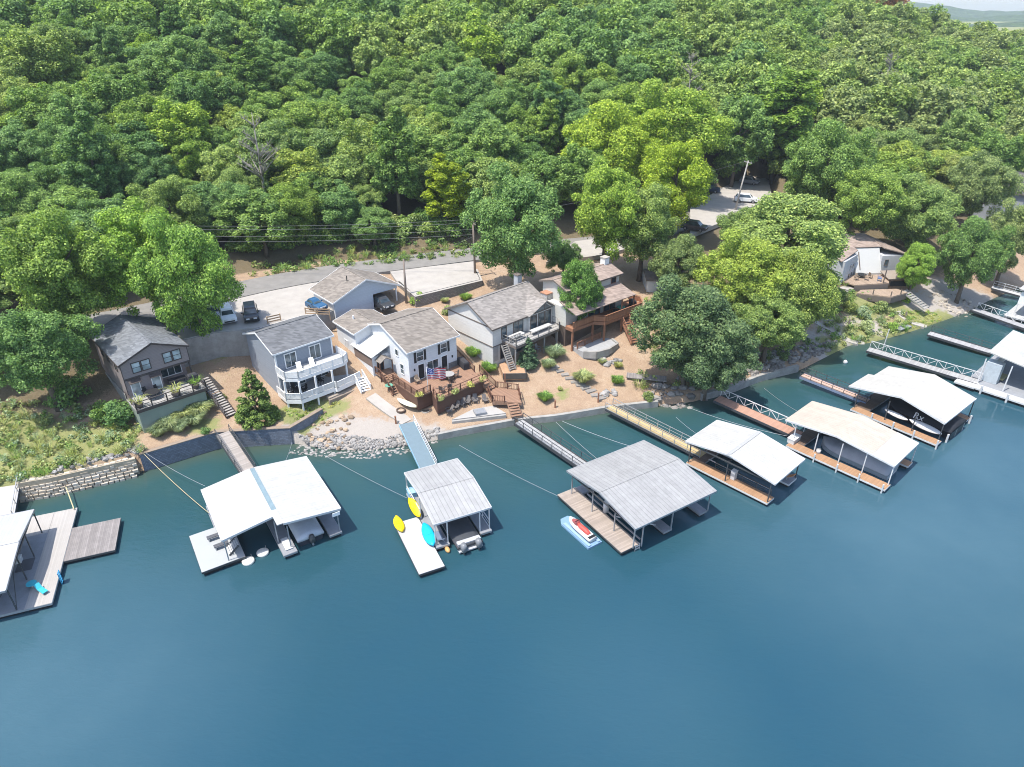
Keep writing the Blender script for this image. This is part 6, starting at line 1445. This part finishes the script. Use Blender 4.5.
# flag
p = at(428.5, 398, 2.4); o = thing('flagpole', 'white pole with a red, white and blue striped flag at the deck corner', 'flag', p); MB().tube([(0,0,-.5),(0,0,4.2)], [.05,.035], 8).build('pole', PW, o, True); MB().ball((0,0,4.25), .07, 8, 6).build('finial', PW, o, True)
m = MB(); nx, nz = 20, 13; fw, fh = 2.7, 1.5
FP = lambda i, j: (fw*i/nx*.80, fw*i/nx*.42+.12*math.sin(i*.75), 4.1-fh*j/nz-.55*(i/nx)**1.2+.05*math.sin(i*.9+j*.2))
for j in range(nz):
    for i in range(nx):
        canton = i < 8 and j < 7; star = canton and (i+j) % 2 and i % 2
        m.mi = 3 if star else 2 if canton else (0 if j % 2 == 0 else 1)
        e = Vector((.004, -.008, 0)); q = [Vector(FP(i, j)), Vector(FP(i+1, j)), Vector(FP(i+1, j+1)), Vector(FP(i, j+1))]
        m.add(q, [(3, 2, 1, 0)])
m.build('flag', [plain('flag_red', (.52,.03,.05), .8, .05), plain('flag_white', (.6,.6,.6), .8, .03), plain('flag_blue', (.03,.05,.22), .8, .05), plain('flag_star', (.6,.6,.68), .8, .03)], o)
# fire pit patio
Z1 = 1.2
P = px([(452,420),(473,409.5),(493.5,406),(506,413.5)], Z1); o = thing('fire_pit_patio', 'pale concrete fire pit patio with a low wall above the seawall', 'patio', P[0])
Q = [(q[0]-P[0][0], q[1]-P[0][1]) for q in P]
sgn = sum(Q[i][0]*Q[(i+1) % 4][1]-Q[(i+1) % 4][0]*Q[i][1] for i in range(4)); Q = Q if sgn > 0 else Q[::-1]
MB().prism(Q, -.6, .06).build('slab', plain('bright_concrete', (.38,.365,.345), .85, .06), o)
w = px([(452,421.5),(506,415)], Z1); MB().bar(Vector(w[0])-Vector(P[0])-Vector((0,0,.35)), Vector(w[1])-Vector(P[0])-Vector((0,0,.35)), .3, .85).build('low_wall', CONCD, o)
p = at(480, 413, Z1+.06); o = thing('fire_pit', 'square grey fire pit with metal lid on the pale patio', 'fire pit', (p[0], p[1], Z1+.06), 20); MB().box((-.7,-.6,0),(.7,.6,.32)).build('surround', plain('grey_firepit', (.30,.30,.31), .8), o); MB().box((-.62,-.52,.322),(.62,.52,.36)).build('lid', STEEL, o)
ADI = plain('grey_adirondack', (.17,.155,.15), .8, .25, 4)
spots = [(449, 412, 300, 'furthest from the stair'), (455.5, 408.5, 320, 'second from the riprap end'), (462, 406, 340, 'third from the riprap end'), (467.5, 404, 350, 'in the middle of the row'), (475, 402.5, 5, 'second from the stair'), (485.5, 402, 25, 'nearest the stair')]
for u, v, r, l in spots:
    p = at(u, v, 1.4); chair('grey slatted adirondack chair at the fire pit, ' + l, (p[0], p[1], max(Z1+.06, tz(p[0], p[1]))), r, ADI, 'adirondack_chair', True)
# white loungers and porch set of the slate house
for k, (x, y) in enumerate(((2.2, -1.5), (3.9, -1.5))):
    t = lounger('white sun lounger on the slate house balcony, ' + ('the one nearer the gable' if k == 0 else 'the one nearer the white garage'), at_h(H2, x, y, 2.56), 25, WHITE(), 0); t.location = at_h(H2, x, y, 2.56)
table('dark round table on the slate house porch', at_h(H2, 1.2, -2.2, -.04), .6, .74, BLKF)
for k, (x, y, r) in enumerate(((.4, -2.0, 90), (2.0, -2.2, 270), (1.2, -1.2, 0))): chair('dark chair at the slate house porch table, ' + ('by the gable corner', 'on the stair side', 'against the wall')[k], at_h(H2, x, y, -.04), r+43, BLKF)
chair('dark armchair in the middle of the slate house porch', at_h(H2, 4.6, -1.6, -.04), 43, BLKF)
# beige house deck
table('long white table on the beige house deck, at the inner rail', at_h(H5, 3.2, -1.1, 2.6), .6, .74, plain('off_white_top', (.5,.49,.47), .7), 44, (2.4, .9)); table('long white bench table on the beige house deck, along the bay windows', at_h(H5, 7.4, -1.5, 2.6), .6, .6, plain('off_white_top', (.72,.70,.66), .7), 44, (3.6, .8))
chair('grey armchair under the beige house deck', at_h(H5, 6.8, -1.6, -.2), 44, STEEL)
table('green round table on the brown timber deck', at_h(H6, 4.4, 1.1, 2.68), .6, .74, plain('green_table', (.10,.36,.26), .6))
for k, (x, y) in enumerate(((3.4, 1.3), (5.4, .9))): chair('dark chair beside the green table on the brown timber deck, ' + ('house side' if k == 0 else 'stair side'), at_h(H6, x, y, 2.68), 90+180*k, BLKF)
cov_grill('black covered grill at the outer corner of the brown timber deck', at_h(H6, 7.0, 1.2, 2.68), 100, 1.1)
# white lake house deck pieces
p = at(861, 277, 4.7); t = table('low dark fire table on the upper deck of the white lake house', p, .8, .5, BLKF)
for k, (u, v) in enumerate(((856, 280), (866, 280), (870, 278))): chair('tan chair round the dark fire table of the white lake house, ' + ('far left one', 'near one', 'far right one')[k], at(u, v, 4.7), 60*k, plain('tan_wicker', (.30,.23,.17), .9, .3, 8))
p = at(879, 281, 4.7); t = chair('blue chair at the corner of the upper deck of the white lake house', p, 60, plain('blue_chair', (.08,.16,.36), .6))
p = at(852, 291, 4.0); plant('dark shrub in a pot between the two decks of the white lake house', (p[0], p[1], 3.2), 1.6, LM['dark'], TERR, 1)
p = at(848, 285.5, 4.0); o = thing('slab', 'white slab beside the upper deck of the white lake house', 'slab', (p[0], p[1], 3.9), 46); MB().box((-2.2,-1.2,-.6),(2.2,1.0,.1)).build('body', plain('white_render', (.80,.80,.78), .6, .04), o); MB().box((-2.25,-1.25,.102),(2.25,1.05,.16)).build('coping', CONC, o)
# lawn pieces
kayak('canoe', 'pale cream canoe lying on the mulch beside the white house deck', (*at(397.5, 399, 2.2)[:2], 2.15), (*at(416.5, 408.5, 1.8)[:2], 1.95), .95, plain('cream_hull', (.70,.70,.52), .5, .05), 0, 0, 'canoe')
p = ground(401, 411.5); o = thing('fire_ring', 'rusty metal ring on the mulch beside the concrete path', 'fire ring', p)
m = MB(); n = 20
for k in range(n): a, b = 6.283*k/n, 6.283*(k+1)/n; m.bar((.5*math.cos(a), .5*math.sin(a), .1), (.5*math.cos(b), .5*math.sin(b), .1), .14, .28)
m.build('ring', plain('rusty_iron', (.13,.09,.07), .9, .3), o); MB().tube([(0,0,-.05),(0,0,.06)], .42, 16).build('ash', plain('sandy_ash', (.42,.35,.28), .95), o)
p = ground(425.5, 411); o = thing('manhole_cover', 'dark round cover set in the mulch by the deck corner', 'cover', p); MB().tube([(0,0,-.1),(0,0,.05)], .45, 18).build('lid', plain('dark_iron', (.09,.08,.07), .8), o); MB().tube([(0,0,-.1),(0,0,.03)], .55, 18).build('rim', CONCD, o)
p = ground(389.5, 391); o = thing('garden_table', 'small green garden table beside the porch stair of the white house', 'table', p); MB().tube([(0,0,.8),(0,0,.86)], .5, 14).build('tabletop', plain('green_plastic', (.13,.33,.24), .6), o)
for a in (0, 2.1, 4.2): MB().bar((.4*math.cos(a), .4*math.sin(a), 0), (.12*math.cos(a), .12*math.sin(a), .8), .05).build('leg', RDP, o)
p = ground(344, 396); o = thing('timber_step', 'low grey timber step in the slope under the slate house porch', 'step', (p[0], p[1], p[2]), 46)
m = MB(); m.box((-2.2,-.3,-.4),(2.2,.0,.28)); m.build('riser', plain('grey_timber', (.27,.22,.18), .9, .25), o); MB().box((-2.0,.02,.0),(2.0,.9,.42)).build('tread', plain('grey_timber_top', (.33,.28,.23), .9, .25), o)
def post_thing(u, v, h, label, mat=RDP, w=.18):
    p = ground(u, v); o = thing('wooden_post', label, 'post', p); MB().bar((0,0,-.4), (0,0,h), w).build('post', mat, o); MB().box((-w*.6,-w*.6,h+.002), (w*.6,w*.6,h+.06)).build('post_cap', mat, o)
post_thing(396, 424, 1.0, 'dark post at the shore end of the concrete path'); post_thing(598, 403, 1.3, 'brown post where the yellow gangway lands'); post_thing(555, 408, .9, 'short brown stump post on the mulch above the long seawall'); post_thing(505, 388, 2.1, 'tall thin brown post beside the lower stair of the white house', RDP, .14)
post_thing(905, 318, 1.0, 'grey post where the plain gangway path meets the lawn', POLE); post_thing(848, 327, 1.2, 'dark post on the shaded path above the riprap', POLE)
# stone steps in the mulch
for k in range(11):
    u = 549+(601-549)*k/10; v = 364+(398-364)*(k/10)**.95; p = ground(u, v); o = thing('stepping_stone', 'flat grey stone slab, one of the row of steps across the mulch', 'stone', (p[0], p[1], p[2]), 20+random.uniform(-12, 12), 'stone steps across the mulch')
    s = random.uniform(.7, .95); MB().prism([(-.75*s,-.38),(.7*s,-.42),(.8*s,.32),(-.7*s,.38)], -.15, .07).build('slab', plain('worn_slab', (.30,.275,.25), .95, .3) if k % 2 else plain('grey_slab', (.25,.23,.21), .9), o)
rocks('ring_rocks', [(600,352),(612,357),(622,355),(620,359),(610,361),(598,357)], 3.4, 34, .28, PALE, 12)
rocks('ring_rocks', [(602,382),(618,382),(616,386),(603,387)], 2.6, 18, .24, PALE, 13)
rocks('shed_rocks', [(640,395),(690,398),(720,385),(735,372),(700,370),(650,380)], 1.6, 90, .35, DARKR, 14)
rocks('beach_stones', [(925,292),(960,288),(985,297),(970,305),(940,300)], 2.2, 90, .22, rockmat('beach_pebbles', (.42,.37,.31)), 15)
# shore boards under the oak
p = ground(646, 381); o = thing('boardwalk', 'weathered grey boardwalk half hidden under the shore oak', 'boardwalk', (p[0], p[1], p[2]+.55), -12)
MB().box((-2.6,-.7,-.1),(2.6,.7,0)).build('deck', PLW, o)
for x in (-2.3, 0, 2.3): MB().bar((x,0,-1.2),(x,0,-.1),.16).build('leg', POLE, o)
p = ground(766, 357.5); o = thing('plank', 'pale loose plank lying on the shaded riprap', 'plank', (p[0], p[1], p[2]+.25), -30); MB().box((-1.7,-.35,-.06),(1.7,.35,.06)).build('board', plain('pale_plank', (.5,.48,.44), .9), o); MB().box((-1.5,-.3,-.2),(-1.3,.3,-.062)).build('cleat', POLE, o)
# footpaths
def path(ptsz, w, mat, name='footpath'):
    P = [Vector((p.x, p.y, tz(p.x, p.y)+.09)) for p in smooth_path([ground(u, v) for u, v in ptsz], 10)]; L, Rr = ribbon(P, w); m = MB()
    for q in L+Rr: q.z = max(q.z, tz(q.x, q.y)+.06)
    for i in range(len(L)-1): m.slab(Rr[i], Rr[i+1], L[i+1], L[i], .35)
    tag(m.build(name, mat), kind='structure')
path([(371, 397), (380, 404), (392, 413), (401, 419), (406.5, 423.5)], 1.5, CONC)
path([(815, 322), (832, 331), (850, 342), (868, 350)], 1.1, CONC); path([(897, 312), (910, 322), (922, 330), (929, 333)], 1.2, CONC)
# low structures by the shaded shore
p = ground(708, 380); o = thing('timber_landing', 'dark timber landing in deep shade at the shore end of the salmon gangway', 'landing', (p[0], p[1], 1.2), 30); MB().box((-2.2,-1.4,-.15),(2.2,1.4,0)).build('deck', DBW, o)
for x in (-2, 2):
    for y in (-1.2, 1.2): MB().bar((x,y,-1.8),(x,y,-.15),.18).build('leg', POLE, o)

# ================================================================ LIGHT, AIR, CAMERA
EL, AZ = 68.0, -121.0     # sun height; bearing clockwise from +Y: high, to the left and a little in front
sd = Vector((math.sin(R(AZ))*math.cos(R(EL)), math.cos(R(AZ))*math.cos(R(EL)), math.sin(R(EL))))
li = bpy.data.lights.new('sun', 'SUN'); li.energy = 3.1; li.angle = R(.53); li.color = (1, .955, .875)
so = bpy.data.objects.new('sun', li); COL.objects.link(so); so.rotation_euler = sd.to_track_quat('Z', 'Y').to_euler(); so.location = (0, 0, 200)
W = bpy.data.worlds.new('World'); SC.world = W; W.use_nodes = True; nt = W.node_tree; nt.nodes.clear()
sk = nt.nodes.new('ShaderNodeTexSky'); sk.sky_type = 'NISHITA'; sk.sun_disc = False; sk.sun_elevation = R(EL); sk.sun_rotation = R(AZ); sk.air_density = 1.0; sk.dust_density = 1.2; sk.ozone_density = 1.0
bg = nt.nodes.new('ShaderNodeBackground'); bg.inputs[1].default_value = .15; ow = nt.nodes.new('ShaderNodeOutputWorld'); nt.links.new(sk.outputs[0], bg.inputs[0]); nt.links.new(bg.outputs[0], ow.inputs[0])
HAZE = True
if HAZE:
    m = bpy.data.materials.new('haze'); m.use_nodes = True; t = m.node_tree; t.nodes.clear(); pv = t.nodes.new('ShaderNodeVolumePrincipled'); pv.inputs['Density'].default_value = .00016
    pv.inputs['Color'].default_value = (.80, .90, 1.0, 1); pv.inputs['Anisotropy'].default_value = .0; om = t.nodes.new('ShaderNodeOutputMaterial'); t.links.new(pv.outputs[0], om.inputs['Volume'])
    o = MB().box((-3300, -1700, -8), (3300, 4600, 75)).build('haze', m); tag(o, kind='stuff')
cam = bpy.data.cameras.new('camera'); co = bpy.data.objects.new('camera', cam); COL.objects.link(co); co.location = (0, 0, CH); co.rotation_euler = (math.pi/2-PITCH, 0, 0)
cam.sensor_width = 36; cam.lens = 36*F/1024; cam.clip_start = .5; cam.clip_end = 9000; SC.camera = co
vs = SC.view_settings; vs.view_transform = 'Standard'; vs.look = 'None'; vs.exposure = 1.05; vs.gamma = 1
SC.cycles.max_bounces = 6; SC.cycles.diffuse_bounces = 3; SC.cycles.glossy_bounces = 3; SC.cycles.transmission_bounces = 4; SC.cycles.volume_bounces = 0; SC.cycles.transparent_max_bounces = 4
SC.cycles.use_denoising = True; SC.cycles.use_adaptive_sampling = True; SC.cycles.adaptive_threshold = .02; SC.cycles.caustics_reflective = False; SC.cycles.caustics_refractive = False
SC.render.use_persistent_data = False
SC.cycles.filter_width = 1.0
